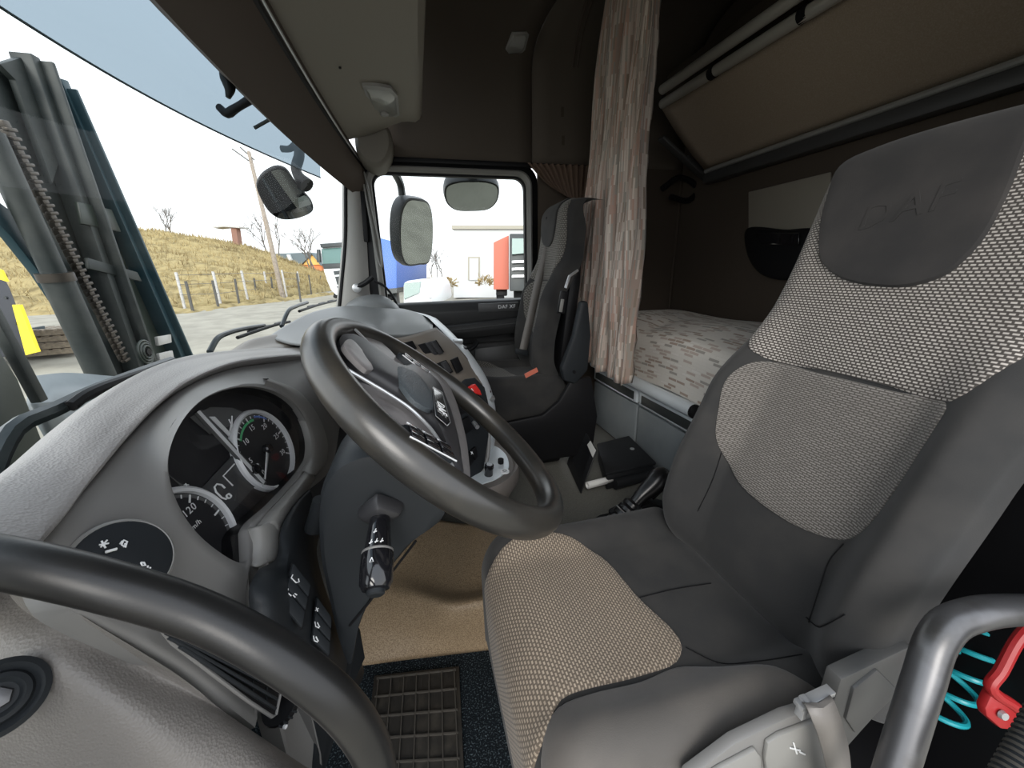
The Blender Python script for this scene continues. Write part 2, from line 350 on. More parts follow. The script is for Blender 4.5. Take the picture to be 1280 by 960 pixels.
def text(name, s, size, o, xd, yd, m, parent, ext=0.0004, shear=0.0):
    cu = bpy.data.curves.new(name, 'FONT'); cu.body = s; cu.size = size; cu.extrude = ext; cu.align_x = 'CENTER'; cu.align_y = 'CENTER'; cu.resolution_u = 2; cu.shear = shear; cu.space_character = 1.1
    t = bpy.data.objects.new(name, cu); COL.objects.link(t)
    dg = bpy.context.evaluated_depsgraph_get(); me = bpy.data.meshes.new_from_object(t.evaluated_get(dg))
    bpy.data.objects.remove(t)
    xd, yd = V(xd).normalized(), V(yd); yd = (yd - xd*yd.dot(xd)).normalized(); zd = xd.cross(yd)
    R = Matrix((xd, yd, zd)).transposed().to_4x4(); o0 = world_origin(parent)
    me.transform(Matrix.Translation(V(o)-o0) @ R)
    me.materials.clear(); me.materials.append(M[m]); return link(name, me, parent, V((0, 0, 0)))
def strokes(name, lines, r, m, parent, closed=False):
    mb = MB()
    for l in lines: mb.tube(l, r, 5)
    return mb.build(name, m, parent)
def instance(src, parent, delta, name=None):
    c = src.copy(); COL.objects.link(c); c.parent = parent; c.location = src.location + V(delta); return c
# ================================================================== SETTING: cab shell
def xw(y, z): return -0.56 + 0.17*(z-0.85) + 0.18*abs(y)**2.5      # inner face of the windscreen
# floor
fl = struct('floor', 'grey-brown ribbed cab floor liner beside the passenger seat')
mb = MB(); mb.box((-0.5, -0.12, 0.06), (1.65, 1.05, 0.118)); mb.build('floor_liner', 'floor', fl, bevel=0.004)
mb = MB(); mb.box((-0.62, -1.05, -0.05), (1.65, 0.05, 0.0)); tag(mb.build('carpet', 'carpet', fl), 'dark speckled footwell carpet')
tun_rows = [
 [(400,838,0),(455,832,0),(500,826,0),(550,820,0),(600,814,0),(680,806,0)],
 [(412,798,.05),(462,792,.055),(510,792,.06),(560,796,.06),(620,790,.06),(700,780,.06)],
 [(430,755,.10),(475,755,.115),(520,764,.125),(560,776,.12),(630,766,.12),(720,750,.12)],
 [(438,738,.125),(482,738,.140),(525,746,.158),(560,757,.162),(630,747,.162),(725,732,.160)],
 [(450,715,.15),(492,714,.15),(532,728,.145),(572,738,.14),(640,728,.14),(730,720,.14)],
 [(470,682,.19),(515,690,.165),(550,700,.15),(590,708,.14),(650,700,.14),(740,695,.14)],
 [(510,640,.22),(550,650,.18),(590,655,.15),(620,652,.14),(670,660,.135),(700,665,.13)]]
mb = MB(); mb.grid(loft([[atZ(*p) for p in r] for r in tun_rows], 40, 44))
tag(mb.build('engine_tunnel_liner', 'tunnel', fl, solid=0.01), 'tan speckled engine tunnel liner with a rounded step')
# under-dash bulkhead
bk = struct('wall_front', 'black bulkhead under the dashboard')
mb = MB(); mb.box((-0.60, -1.05, -0.05), (-0.56, 1.05, 0.78)); mb.build('bulkhead_panel', 'black', bk)

# windscreen
ws = struct('window_1', 'large curved windscreen')
ys = [-1.0+2.0*i/40 for i in range(41)]
def zlow(y): return 0.74
def ztop(y): return 1.66-0.12*y*y
rows = [[V((xw(y, zlow(y)+(ztop(y)-zlow(y))*k/12)-0.01, y, zlow(y)+(ztop(y)-zlow(y))*k/12)) for y in ys] for k in range(13)]
mb = MB(); mb.grid(rows); mb.build('pane', 'glass', ws)
mb = MB(); mb.tube([V((xw(y, 0.78)-0.005, y, 0.78)) for y in ys], 0.016, 8); mb.build('lower_seal', 'black', ws)
# windscreen header with the roller blind
hd = struct('trim_1', 'dark brown roller-blind panel above the windscreen')
def hl(y): return V((xw(y, 1.55)+0.035+0.02*abs(y), y, 1.596-0.135*y*y))
def hc(y): return V((-0.275+0.09*y*y, y, 1.70-0.11*y*y))
ysh = [-1.02+2.04*i/40 for i in range(41)]
A = [hl(y) for y in ysh]; B = [hc(y) for y in ysh]
rows = [[p+V((-0.05, 0, 0.03)) for p in A], [p+V((-0.012, 0, -0.008)) for p in A], A]
for k in range(1, 8): rows.append([a.lerp(b, k/7*1.02)+V((0.012, 0, -0.012))*math.sin(math.pi*k/7) for a, b in zip(A, B)])
mb = MB(); mb.grid(rows); mb.build('blind_panel', 'header', hd, solid=0.008)
mb = MB(); mb.tube([a.lerp(b, 0.97)+V((0.006, 0, -0.011)) for a, b in zip(A, B)], 0.0048, 8); tag(mb.build('chrome_strip', 'silver', hd), 'thin bright metal strip')
mb = MB(); mb.tube([a.lerp(b, 0.88)+V((0.006, 0, -0.010)) for a, b in zip(A, B)], 0.009, 8); tag(mb.build('rubber_strip', 'black', hd), 'black rubber strip')
# overhead shelf
sh = struct('trim_2', 'beige overhead storage shelf above the windscreen')
SE = 0.80
def pr(y, e=0.0):   # profile of the shelf at lateral y
    c = hc(y)
    return [c+V((0, 0, 0.004)), V((-0.12, y, c.z+0.03)), V((0.03, y, 1.735-0.03*y*y)), V((0.078, y, 1.735-0.028*y*y)), V((0.100, y, 1.755-0.028*y*y)), V((0.103, y, 1.80)), V((0.106, y, 2.0)), V((0.12, y, 2.31))]
rows = [spl(pr(y), 26) for y in [-1.0+(SE+1.0)*i/24 for i in range(25)]]
mb = MB(); mb.grid(rows)
e = rows[-1]; mb.grid([e, [V((p.x, SE+0.004, p.z+0.002)) for p in e], [V((-0.13, SE+0.005, max(p.z, 1.9))) for p in e]])
mb.build('shelf_body', 'shelf', sh)
# rounded end cap that carries on to the door corner
capl = spl([V((*p, 0)) for p in ((450, 158), (468, 162), (486, 165), (491, 178), (489, 198), (478, 213), (462, 211), (450, 200))], 40, True)
C0 = [atY(p.x, p.y, 0.90)+V((0, -0.05, 0)) for p in capl]; C1 = [p+V((0, 0.14, 0)) for p in C0]; cz = sum(C0, V((0, 0, 0)))/40
er = [[cz+(p-cz)*0.8+V((0, -0.025, 0)) for p in C0], [cz+(p-cz)*0.94+V((0, -0.015, 0)) for p in C0], C0, C1]
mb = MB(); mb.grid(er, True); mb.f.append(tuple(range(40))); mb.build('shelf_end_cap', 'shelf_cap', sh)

mb = MB(); mb.tube([V((0.107, y, 1.80+0.02*(y+1))) for y in (-1.0, -0.4, 0.2, 0.79)], 0.004, 6); mb.build('edge_bead', 'fascia_lt', sh)
mb = MB(); mb.lathe([(0.004, 0), (0.004, 0.004)], V((-0.16, 0.36, 1.706)), (0.1, 0, -1), 10); mb.build('screw', 'black', sh)

# passenger side wall: brown upper panels that curve into the ceiling
wr = struct('wall_right', 'brown cloth-covered upper side wall above the passenger door')
prof = [(1.0, 1.625), (1.0, 1.80), (1.0, 1.95), (0.985, 2.07), (0.94, 2.17), (0.86, 2.245), (0.74, 2.285), (0.60, 2.30)]
def side_panel(name, x0, x1, m, x0top=None, x1top=None):
    cur = spl([V((0, y, z)) for y, z in prof], 24); mb = MB(); rows = []
    for i, p in enumerate(cur):
        t = sstep(0.45, 1.0, i/23); a = x0+((x0top if x0top is not None else x0)-x0)*t; b = x1+((x1top if x1top is not None else x1)-x1)*t
        rows.append([V((a+(b-a)*k/10, p.y + (0.006 if k in (0, 10) else 0), p.z)) for k in range(11)])
    mb.grid(rows); return mb.build(name, m, wr, solid=0.01)
side_panel('wall_panel', -0.20, 0.668, 'ceil', -0.2, 0.82)
side_panel('wall_panel', 0.672, 1.62, 'ceil', 0.824, 1.62)
mb = MB(); mb.box((-0.20, 1.012, 1.62), (1.62, 1.03, 2.35)); mb.build('wall_backing', 'black', wr)
mb = MB(); mb.box((-0.2, 0.985, 1.605), (1.3, 1.01, 1.628)); mb.build('lower_bead', 'black', wr, bevel=0.004)
# B-pillar and side wall behind the door
mb = MB(); mb.box((0.70, 0.985, 0.90), (0.86, 1.02, 1.61)); tag(mb.build('pillar_panel', 'wall', wr, bevel=0.01), 'brown pillar trim behind the door window')
mb = MB(); mb.box((0.86, 0.995, 0.10), (1.62, 1.02, 1.66)); tag(mb.build('sleeper_side_panel', 'wall', wr), 'brown side wall of the sleeping area')
mb = MB(); mb.lathe([(0.013, 0), (0.013, 0.006), (0.009, 0.009), (0.006, 0.006)], V((0.735, 0.985, 1.19)), (0, -1, 0), 16); mb.build('bolt_cap', 'wall', wr)
for k in range(3):
    p = V((0.83+0.006*k, 0.993, 2.0-0.13*k)); mb = MB(); mb.obox(p, (0.008, 0, 0), (0, 0.003, 0), (0, 0, 0.022)); mb.build('fastener_strip', 'wall', wr)
# driver side: closed behind the seat only, the door stands open
wl = struct('wall_left', 'side wall of the sleeping area behind the driver seat')
mb = MB(); mb.box((0.86, -1.06, -0.05), (1.62, -1.02, 2.35)); mb.build('sleeper_side_panel', 'wall', wl)
mb = MB(); mb.box((-0.42, -1.06, -0.05), (-0.30, -1.0, 1.7)); mb.build('front_pillar', 'pillar', wl, bevel=0.01)
mb = MB(); mb.box((-0.42, -1.06, 1.74), (0.9, -1.02, 2.35)); mb.build('door_header', 'ceil', wl)
# rear wall
wb = struct('wall_back', 'brown cloth rear wall of the sleeping area')
mb = MB(); mb.box((1.60, -1.05, 0.0), (1.64, 1.02, 2.4)); mb.build('wall_panel', 'wall', wb)
mb = MB(); mb.tube([V((1.592, 0.985, 0.8)), V((1.592, 0.985, 1.6))], 0.008, 8); mb.build('corner_bead', 'wall', wb)
# ceiling
ce = struct('ceiling', 'taupe cloth headliner')
mb = MB(); mb.box((-0.45, -1.06, 2.30), (1.64, 0.80, 2.35)); mb.build('headliner', 'ceil', ce)
mb = MB(); mb.box((0.28, 0.50, 2.285), (0.78, 0.80, 2.299)); tag(mb.build('roof_hatch_edge', 'pillar', ce, bevel=0.006), 'pale edge of the roof hatch')
for px, py in ((668, 14), (718, 22)):
    mb = MB(); mb.lathe([(0.007, 0), (0.007, 0.006), (0.003, 0.008)], atZ(px, py, 2.27), (0, 0.3, -1), 10); mb.build('headliner_clip', 'black', ce)

# front pillar on the passenger side
ap = struct('trim_3', 'pale grey windscreen pillar trim on the passenger side')
L = [V((-0.385, 0.93, 0.88)), V((-0.345, 0.94, 1.05)), V((-0.30, 0.945, 1.25)), V((-0.262, 0.95, 1.50)), V((-0.24, 0.95, 1.62))]
R_ = [V((-0.235, 0.985, 0.88)), V((-0.225, 0.985, 1.05)), V((-0.21, 0.985, 1.25)), V((-0.195, 0.985, 1.50)), V((-0.19, 0.985, 1.62))]
Lb = [p+V((-0.03, 0.06, 0)) for p in L]
mid = [(a+b)/2+V((0.0, -0.018, 0)) for a, b in zip(L, R_)]
mb = MB(); mb.grid(loft([Lb, L, mid, R_], 20, 14)); mb.build('pillar_cover', 'pillar', ap)
mb = MB(); mb.tube(spl([p+V((-0.004, 0, 0)) for p in L], 20), 0.008, 8); mb.build('pillar_seal', 'black', ap)
mb = MB(); mb.beam(V((-0.212, 0.978, 1.24)), V((-0.20, 0.978, 1.47)), 0.022, 0.02, (0, 1, 0)); mb.build('grip_recess', 'black', ap, bevel=0.004)
mb = MB(); mb.tube(spl([V((-0.178, 0.96, 1.55)), V((-0.165, 0.95, 1.40)), V((-0.150, 0.945, 1.25)), V((-0.148, 0.945, 1.13)), V((-0.152, 0.955, 1.118)), V((-0.160, 0.96, 1.13)), V((-0.178, 0.965, 1.32)), V((-0.19, 0.975, 1.5))], 40), 0.0045, 8)
tag(mb.build('strap_loop', 'frame', ap), 'thin grey cord loop')

# passenger door
dr = struct('door_1', 'dark grey passenger door with a large rounded window')
def rrect(x0, x1, z0, z1, r, y, n=8, zb=0.0):
    P = []
    for cx, cz, a0 in ((x1-r, z1-r, 0), (x0+r, z1-r, 90), (x0+r, z0+r, 180), (x1-r, z0+r, 270)):
        for k in range(n+1):
            a = math.radians(a0+90*k/n); P.append(V((cx+r*math.cos(a), y, cz+r*math.sin(a))))
    return P
WX0, WX1, WZ0, WZ1 = -0.145, 0.625, 0.90, 1.553
loops = [rrect(WX0-0.085, WX1+0.075, WZ0-0.085, WZ1+0.068, 0.09, 1.0), rrect(WX0-0.038, WX1+0.04, WZ0-0.04, WZ1+0.036, 0.075, 0.985)]
mb = MB(); mb.grid(loops, True); mb.build('door_seal', 'black', dr)
loops = [rrect(WX0-0.038, WX1+0.04, WZ0-0.04, WZ1+0.036, 0.075, 0.985), rrect(WX0-0.028, WX1+0.03, WZ0-0.03, WZ1+0.028, 0.07, 0.978), rrect(WX0-0.012, WX1+0.014, WZ0-0.014, WZ1+0.014, 0.062, 0.985), rrect(WX0-0.008, WX1+0.009, WZ0-0.01, WZ1+0.010, 0.06, 1.0)]
mb = MB(); mb.grid(loops, True); mb.build('window_frame', 'frame', dr)
loops = [rrect(WX0-0.010, WX1+0.011, WZ0-0.012, WZ1+0.012, 0.06, 0.998), rrect(WX0, WX1, WZ0, WZ1, 0.055, 1.003), rrect(WX0, WX1, WZ0, WZ1, 0.055, 1.03)]
mb = MB(); mb.grid(loops, True); mb.build('window_seal', 'black', dr)
mb = MB(); P = rrect(WX0, WX1, WZ0, WZ1, 0.055, 1.022); mb.add(P, [tuple(range(len(P)))]); mb.build('pane', 'glass', dr)
mb = MB(); mb.box((-0.30, 1.0, 0.10), (0.72, 1.05, 0.86)); mb.build('door_skin', 'trim', dr)
mb = MB(); mb.prism([V((-0.24, 0.93, 0.80)), V((-0.24, 0.925, 0.88)), V((-0.24, 0.955, 0.925)), V((-0.24, 1.0, 0.935)), V((-0.24, 1.01, 0.80))], (0.90, 0, 0.0)); mb.build('window_sill', 'trim', dr, bevel=0.008)
mb = MB(); mb.box((0.33, 0.922, 0.868), (0.56, 0.932, 0.915)); mb.build('name_plate', 'trim_lt', dr, bevel=0.003)
text('lettering', 'DAF XF', 0.028, (0.49, 0.920, 0.892), (1, 0, 0), (0, 0, 1), 'white', dr)
mb = MB(); mb.box((0.575, 0.921, 0.868), (0.605, 0.930, 0.915)); mb.build('lock_tab', 'black', dr, bevel=0.003)
mb = MB(); mb.prism([V((-0.2, 0.90, 0.70)), V((-0.2, 0.875, 0.745)), V((-0.2, 0.885, 0.785)), V((-0.2, 1.0, 0.80)), V((-0.2, 1.0, 0.70))], (0.86, 0, 0.05)); mb.build('armrest', 'trim', dr, bevel=0.012, seg=3)
mb = MB(); mb.tube([V((-0.18, 0.875, 0.762)), V((0.2, 0.873, 0.785)), V((0.655, 0.873, 0.81))], 0.004, 6); mb.build('armrest_bead', 'trim_lt', dr)
mb = MB(); mb.tube(spl([V((0.13, 0.88, 0.70)), V((0.16, 0.865, 0.675)), V((0.28, 0.865, 0.685)), V((0.31, 0.88, 0.715))], 14), 0.012, 8); mb.build('pull_handle', 'black', dr)
mb = MB(); mb.box((-0.15, 0.965, 0.28), (0.64, 1.0, 0.69)); mb.build('lower_card', 'trim', dr, bevel=0.02, seg=3)
mb = MB(); mb.prism([V((0.30, 0.955, 0.42)), V((0.30, 0.955, 0.66)), V((0.56, 0.955, 0.67)), V((0.56, 0.955, 0.42))], (0, 0.012, 0)); mb.build('pocket_panel', 'trim_lt', dr, bevel=0.01)

# ================================================================== OUTSIDE GROUND
def zg(x, y):
    d = math.hypot(x, y); return -1.32 + 0.9*sstep(4, 20, d)
gr = struct('ground', 'pale sandy gravel yard outside')
mb = MB(); xs = [-70+140*i/70 for i in range(71)]; yy = [-14+94*i/60 for i in range(61)]
mb.grid([[V((x, y, zg(x, y)+0.03*math.sin(x*1.7+y)*math.cos(y*1.3))) for x in xs] for y in yy]); mb.build('gravel_yard', 'gravel', gr)
# dry grass hill (rows: foot at the fence, slope, crest, back)
hill = [
 [(-260,420,17),(0,398,18),(120,391,19),(230,383,20.5),(310,375,23.5),(360,369,28),(400,360,36),(440,352,48)],
 [(-260,360,21),(0,352,22),(120,350,23),(230,348,25),(310,346,28),(360,347,33),(400,350,40),(440,349,52)],
 [(-260,305,29),(0,306,30),(120,312,31),(230,318,33),(310,326,36),(360,336,40),(400,347,45),(440,348,56)],
 [(-260,270,38),(0,279,39),(120,285,40),(165,287,40),(240,297,41),(310,309,43),(360,328,45),(400,345,49)],
 [(-260,300,50),(0,305,50),(120,308,50),(230,320,50),(310,330,50),(360,340,52),(400,349,56),(440,348,62)]]
rows = loft([[atD(*p) for p in r] for r in hill], 120, 60)
for i, r in enumerate(rows):
    for j, p in enumerate(r):
        if 1 < i < 58: p.z += (random.random()-0.5)*0.22 + 0.12*math.sin(i*0.9+j*0.7)
rows = [[p+V((0, 0, -1.2)) for p in rows[0]]]+rows
hi = struct('hillside', 'dry yellow grass bank beyond the fence')
mb = MB(); mb.grid(rows); mb.build('grass_bank', 'drygrass', hi, autosm=180)
mb = MB()
for k in range(22000):
    i = int(random.random()**0.8*56)+1; j = random.randrange(0, 119); p = rows[i][j]; h = random.uniform(0.15, 0.6); a = random.random()*6.28; ww = random.uniform(0.02, 0.05)
    q = p+V((random.uniform(-0.2, 0.2), random.uniform(-0.2, 0.2), -0.03)); lean = V((random.uniform(-0.2, 0.2), random.uniform(-0.2, 0.2), 0))
    mb.add([q+V((math.cos(a)*ww, math.sin(a)*ww, 0)), q-V((math.cos(a)*ww, math.sin(a)*ww, 0)), q+V((0, 0, h))+lean], [(0, 1, 2)])
tag(mb.build('dry_grass_blades', 'straw', None, smooth=False), 'dry straw-coloured grass blades covering the bank', 'grass', kind='stuff')
# verge of dry grass in front of the fence
vg = [[(120,405,15.5),(230,398,17),(300,391,20),(360,383,24),(420,372,31)], [(120,398,17),(230,388,19),(300,380,22),(360,373,26),(430,365,34)]]
mb = MB(); vr = loft([[atD(*p)+V((0, 0, 0.06)) for p in r] for r in vg], 50, 8)
for r in vr[1:-1]:
    for p in r: p.z += random.uniform(0.0, 0.22)
mb.grid(vr); mb.build('grass_verge', 'drygrass', gr, autosm=180)
# ================================================================== DASHBOARD
dash = thing('dashboard', 'grey moulded dashboard wrapping round in front of the driver seat', 'dashboard', (-0.30, -0.2, 0.45))
crest = [(-90,655,-.315),(0,597,-.345),(46,562,-.36),(87,525,-.372),(128,493,-.385),(190,459,-.40),(229,447,-.41),(290,440,-.41),(340,437,-.40),(400,430,-.37),(470,428,-.33)]
inner = [(30,700,-.262),(85,639,-.285),(105,612,-.295),(124,589,-.30),(160,546,-.315),(197,507,-.322),(229,482,-.325),(280,459,-.315),(340,449,-.295),(400,446,-.262),(470,446,-.22)]
CR = [atX(*p) for p in crest]; IN = [atX(*p) for p in inner]
rows = [[p+V((-0.09, 0.0, -0.10)) for p in CR], [p+V((-0.035, 0, -0.022)) for p in CR], CR]
rows.append([a.lerp(b, 0.35)+V((0, 0, 0.006)) for a, b in zip(CR, IN)])
rows.append([a.lerp(b, 0.75)+V((0, 0, 0.006)) for a, b in zip(CR, IN)])
rows.append(IN); rows.append([p+V((-0.012, 0.0, -0.010)) for p in IN]); rows.append([p+V((-0.05, 0.02, -0.02)) for p in IN])
mb = MB(); mb.grid(loft(rows, 90, 44)); tag(mb.build('dash_pad', 'pad', dash), 'grained pale grey dash top pad')

# fascia ring round the instrument opening
outer = [(78,648,-.292),(104,616,-.300),(124,593,-.307),(160,550,-.322),(197,511,-.330),(229,486,-.332),(280,463,-.322),(340,453,-.302),(395,450,-.268),(425,475,-.236),(425,540,-.216),(412,590,-.208),(385,615,-.212),(352,655,-.220),(348,690,-.216),(324,714,-.216),(314,742,-.210),(313,768,-.205),(345,800,-.195),(399,850,-.185),(402,905,-.185),(402,1010,-.19),(374,975,-.20),(340,925,-.208),(287,880,-.222),(230,834,-.238),(172,802,-.252),(120,776,-.262),(84,752,-.270),(66,715,-.282),(66,672,-.288)]
hole = [(206,580,-.282),(212,552,-.283),(230,520,-.284),(252,500,-.284),(290,486,-.276),(320,485,-.264),(350,495,-.250),(372,515,-.237),(385,545,-.225),(385,570,-.221),(375,588,-.221),(340,628,-.231),(305,664,-.242),(303,690,-.240),(306,706,-.236),(292,704,-.238),(272,693,-.244),(245,671,-.254),(225,645,-.265),(210,610,-.276)]
N = 120
def resample_by_angle(loop, c, n):
    """closed smooth loop in pixels+X sampled at equal angles round c so that two loops pair up"""
    P = spl([V(p) for p in loop], 600, True); out = []
    A = [math.atan2(p.y-c[1], p.x-c[0]) for p in P]
    for k in range(n):
        a = -math.pi+2*math.pi*k/n
        out.append(min(zip(A, P), key=lambda q: abs((q[0]-a+math.pi) % (2*math.pi)-math.pi))[1])
    return out
cc = (290, 600)
HO = [atX(*p) for p in resample_by_angle(hole, cc, N)]
OUo = resample_by_angle(outer, cc, N)
OU = [atX(*p) for p in OUo]
def ringrow(t, bulge): return [a.lerp(b, t)+V((0.9, -0.25, 0.35))*bulge for a, b in zip(HO, OU)]
lipn = V((0.93, -0.12, 0.34))
rows = [[p+V((-0.006, 0, 0)) for p in HO], [p+lipn*0.004 for p in HO], ringrow(0.05, 0.007), ringrow(0.12, 0.006), ringrow(0.2, 0.002), ringrow(0.45, 0.0), ringrow(0.75, 0.0), ringrow(0.95, 0.0), ringrow(1.0, -0.004), ringrow(1.02, -0.03)]
mb = MB(); mb.grid(loft([r+[] for r in rows], N, 60, False) if False else [[*r] for r in rows], True)
tag(mb.build('instrument_fascia', 'fascia', dash, autosm=60), 'smooth grey instrument surround')
# cluster well
_k = [atX(210, 590, -0.304), atX(378, 555, -0.240), atX(297, 702, -0.262)]
KO = (_k[0]+_k[1]+_k[2])/3; KN = (_k[1]-_k[0]).cross(_k[2]-_k[0]).normalized(); KN = KN if KN.dot(CAM-KO) > 0 else -KN
def cp(px, py, h=0.0): return atP(px, py, KO+KN*h, KN)
well = [p - KN*((p-KO).dot(KN)) for p in HO]
wc = sum(well, V((0, 0, 0)))/N
well = [wc+(p-wc)*1.0 for p in well]
mb = MB(); mb.grid([[p+V((-0.004, 0, 0)) for p in HO], [a.lerp(b, 0.5) for a, b in zip(HO, well)], well], True); mb.build('cluster_well', 'black', dash)
# pale lip on the right of the hood
lip = [(345,482),(377,502),(395,530),(403,555),(402,575),(392,590)]
hoodr = [(330,482,-.259),(358,496,-.244),(379,520,-.230),(389,548,-.218),(389,570,-.214),(380,589,-.213)]
hoodo = [(334,473,-.267),(374,492,-.250),(397,525,-.233),(406,553,-.221),(405,577,-.217),(392,594,-.215)]
mb = MB(); mb.grid(loft([[atX(*p)+V((-.012, 0, 0)) for p in hoodr], [atX(*p) for p in hoodr], [atX((a[0]+b[0])/2, (a[1]+b[1])/2, (a[2]+b[2])/2+0.008) for a, b in zip(hoodr, hoodo)], [atX(*p) for p in hoodo], [atX(*p)+V((-.03, 0, 0)) for p in hoodo]], 30, 20))
tag(mb.build('hood_rim', 'fascia_lt', dash), 'pale rim of the instrument hood')
# wing between cluster and column
wing = [[(375,586,-.225),(345,620,-.233),(322,645,-.240),(301,666,-.246)], [(387,588,-.208),(362,622,-.211),(347,642,-.214),(341,654,-.216)], [(395,597,-.210),(374,628,-.211),(354,656,-.213),(350,668,-.215)]]
mb = MB(); mb.grid(loft([[atX(*p) for p in r] for r in wing], 20, 12)); mb.build('surround_wing', 'fascia_lt', dash, solid=0.006)
wing2 = [[(301,664,-.246),(303,685,-.244),(305,706,-.240)], [(323,658,-.226),(327,684,-.224),(320,708,-.226)], [(343,652,-.217),(350,675,-.213),(344,700,-.213)], [(350,664,-.220),(355,682,-.216),(350,702,-.216)]]
mb = MB(); mb.grid(loft([[atX(*p) for p in r] for r in wing2], 14, 14)); mb.build('surround_corner', 'fascia_lt', dash, solid=0.006)

# ------------------------------------------------------------------ instrument cluster (own thing, clipped into the dash)
cl = thing('instrument_cluster', 'black instrument cluster with two round dials behind the steering wheel', 'instruments', KO)
P = [wc+(p-wc)*1.02+KN*0.001 for p in well]
mb = MB(); mb.add(P+[p-KN*0.01 for p in P], [tuple(range(N))]+[(i, (i+1) % N, N+(i+1) % N, N+i) for i in range(N)]); mb.build('backing', 'dial', cl)
E1 = V((0, 1, 0)); E1 = (E1-KN*E1.dot(KN)).normalized(); E2 = KN.cross(E1); E2 = E2 if E2.z > 0 else -E2
E1 = E1 if E1.y > 0 else -E1
def dial(cpx, R, labels, needle, arc, hub_r, name):
    c = cp(*cpx, 0.004)
    d = MB(); d.lathe([(R, -0.002), (R, 0.0)], c, KN, 48); part = d.build(name, 'dial', cl)
    d = MB(); d.lathe([(R*0.98, -0.002), (R*1.0, 0.005), (R*1.05, 0.007), (R*1.10, 0.004), (R*1.12, -0.003)], c, KN, 56, False); d.build('dial_ring', 'ring', part)
    def pol(r, a, h=0.0012): return c+(E1*math.sin(a)+E2*math.cos(a))*r+KN*h
    a0, a1 = arc; k = len(labels); tk = MB()
    for i in range(4*(k-1)+1):
        a = a0+(a1-a0)*i/(4*(k-1)); big = i % 4 == 0; tk.beam(pol(R*(0.80 if big else 0.88), a), pol(R*0.95, a), 0.0022 if big else 0.0011, 0.0008, KN)
    tk.build('tick_marks', 'white', part, smooth=False)
    band = MB(); band.grid([[pol(R*0.90, a0+(a1-a0)*i/60, 0.0005) for i in range(61)], [pol(R*0.965, a0+(a1-a0)*i/60, 0.0005) for i in range(61)]]); band.build('scale_band', 'dialgrey', part)
    for i, s in enumerate(labels):
        if not s: continue
        a = a0+(a1-a0)*i/(k-1); text('numeral', s, R*0.2, pol(R*0.66, a, 0.0014), E1, E2, 'white', part, 0.0002)
    nd = MB(); a = needle; nd.add([pol(-R*0.12, a, 0.006)+(E1*math.cos(a)-E2*math.sin(a))*0.0035, pol(-R*0.12, a, 0.006)-(E1*math.cos(a)-E2*math.sin(a))*0.0035, pol(R*0.86, a, 0.005)-(E1*math.cos(a)-E2*math.sin(a))*0.0012, pol(R*0.86, a, 0.005)+(E1*math.cos(a)-E2*math.sin(a))*0.0012], [(0, 1, 2, 3)])
    nd.build('needle', 'white', part, solid=0.001)
    h = MB(); h.lathe([(hub_r, 0.001), (hub_r, 0.008), (hub_r*0.8, 0.010)], c, KN, 20); h.build('needle_hub', 'gloss', part)
    return part, pol
rev, rpol = dial((331, 562), 0.062, ['0', '5', '10', '15', '20', '25', '30'], math.radians(-128), (math.radians(-128), math.radians(128)), 0.008, 'rev_counter')
b = MB(); b.grid([[rpol(0.062*0.80, math.radians(-45+60*i/20), 0.0016) for i in range(21)], [rpol(0.062*0.86, math.radians(-45+60*i/20), 0.0016) for i in range(21)]]); b.build('green_band', 'green', rev)
b = MB(); b.grid([[rpol(0.062*0.88, math.radians(18+30*i/20), 0.0018) for i in range(21)], [rpol(0.062*0.93, math.radians(18+30*i/20), 0.0018) for i in range(21)]]); b.build('blue_band', 'blue', rev)
spd, spol = dial((234, 685), 0.065, ['0', '30', '60', '90', '120', '', ''], math.radians(-128), (math.radians(-128), math.radians(128)), 0.008, 'speedometer')
text('unit', 'km/h', 0.009, spol(0.026, math.radians(60), 0.0014), E1, E2, 'white', spd, 0.0002)
# small gauge arcs, divider bar and display
def quad(pts, m, name, parent, h, th=0.001):
    q = MB(); q.prism([cp(*p, h) for p in pts], KN*th); return q.build(name, m, parent, smooth=False)
quad([(237, 522), (262, 509), (290, 510), (318, 521), (326, 524), (300, 527), (262, 543)], 'dialgrey', 'upper_gauge_panel', cl, 0.003)
g1 = quad([(261, 521), (268, 521), (288, 542), (286, 546)], 'ring', 'fuel_bar', cl, 0.0045)
strokes('gauge_pointer', [[cp(286, 524, 0.006), cp(289, 530, 0.006), cp(288, 538, 0.006)], [cp(290, 520, 0.006), cp(290, 534, 0.006)]], 0.001, 'white', cl)
quad([(243, 517), (249, 513), (331, 604), (326, 609)], 'dialgrey', 'divider_bar', cl, 0.006, 0.004)
quad([(246, 515), (249, 513), (331, 602), (329, 605)], 'ring', 'divider_highlight', cl, 0.0101, 0.001)
m_ = MB(); m_.lathe([(0.008, 0), (0.008, 0.006), (0.005, 0.008)], cp(318, 587, 0.009), KN, 16); m_.build('reset_stalk', 'gloss', cl)
sc = quad([(250, 612), (289, 570), (327, 598), (288, 642)], 'screen', 'display', cl, 0.003)
strokes('display_outline', [[cp(293, 580, 0.0046), cp(279, 595, 0.0046), cp(291, 607, 0.0046)]], 0.0010, 'white', sc)
strokes('trailer_symbol', [[cp(x, y, 0.0046) for x, y in ((277, 606), (271, 605), (268, 609), (270, 615), (277, 622), (283, 624))], [cp(277, 606, 0.0046), cp(281, 610, 0.0046)], spl([cp(x, y, 0.0046) for x, y in ((286, 617), (289, 620), (286, 623), (283, 620), (286, 617))], 14)], 0.0012, 'white', sc)
quad([(206, 590), (222, 603), (245, 614), (226, 608)], 'dialgrey', 'temperature_gauge', cl, 0.003)
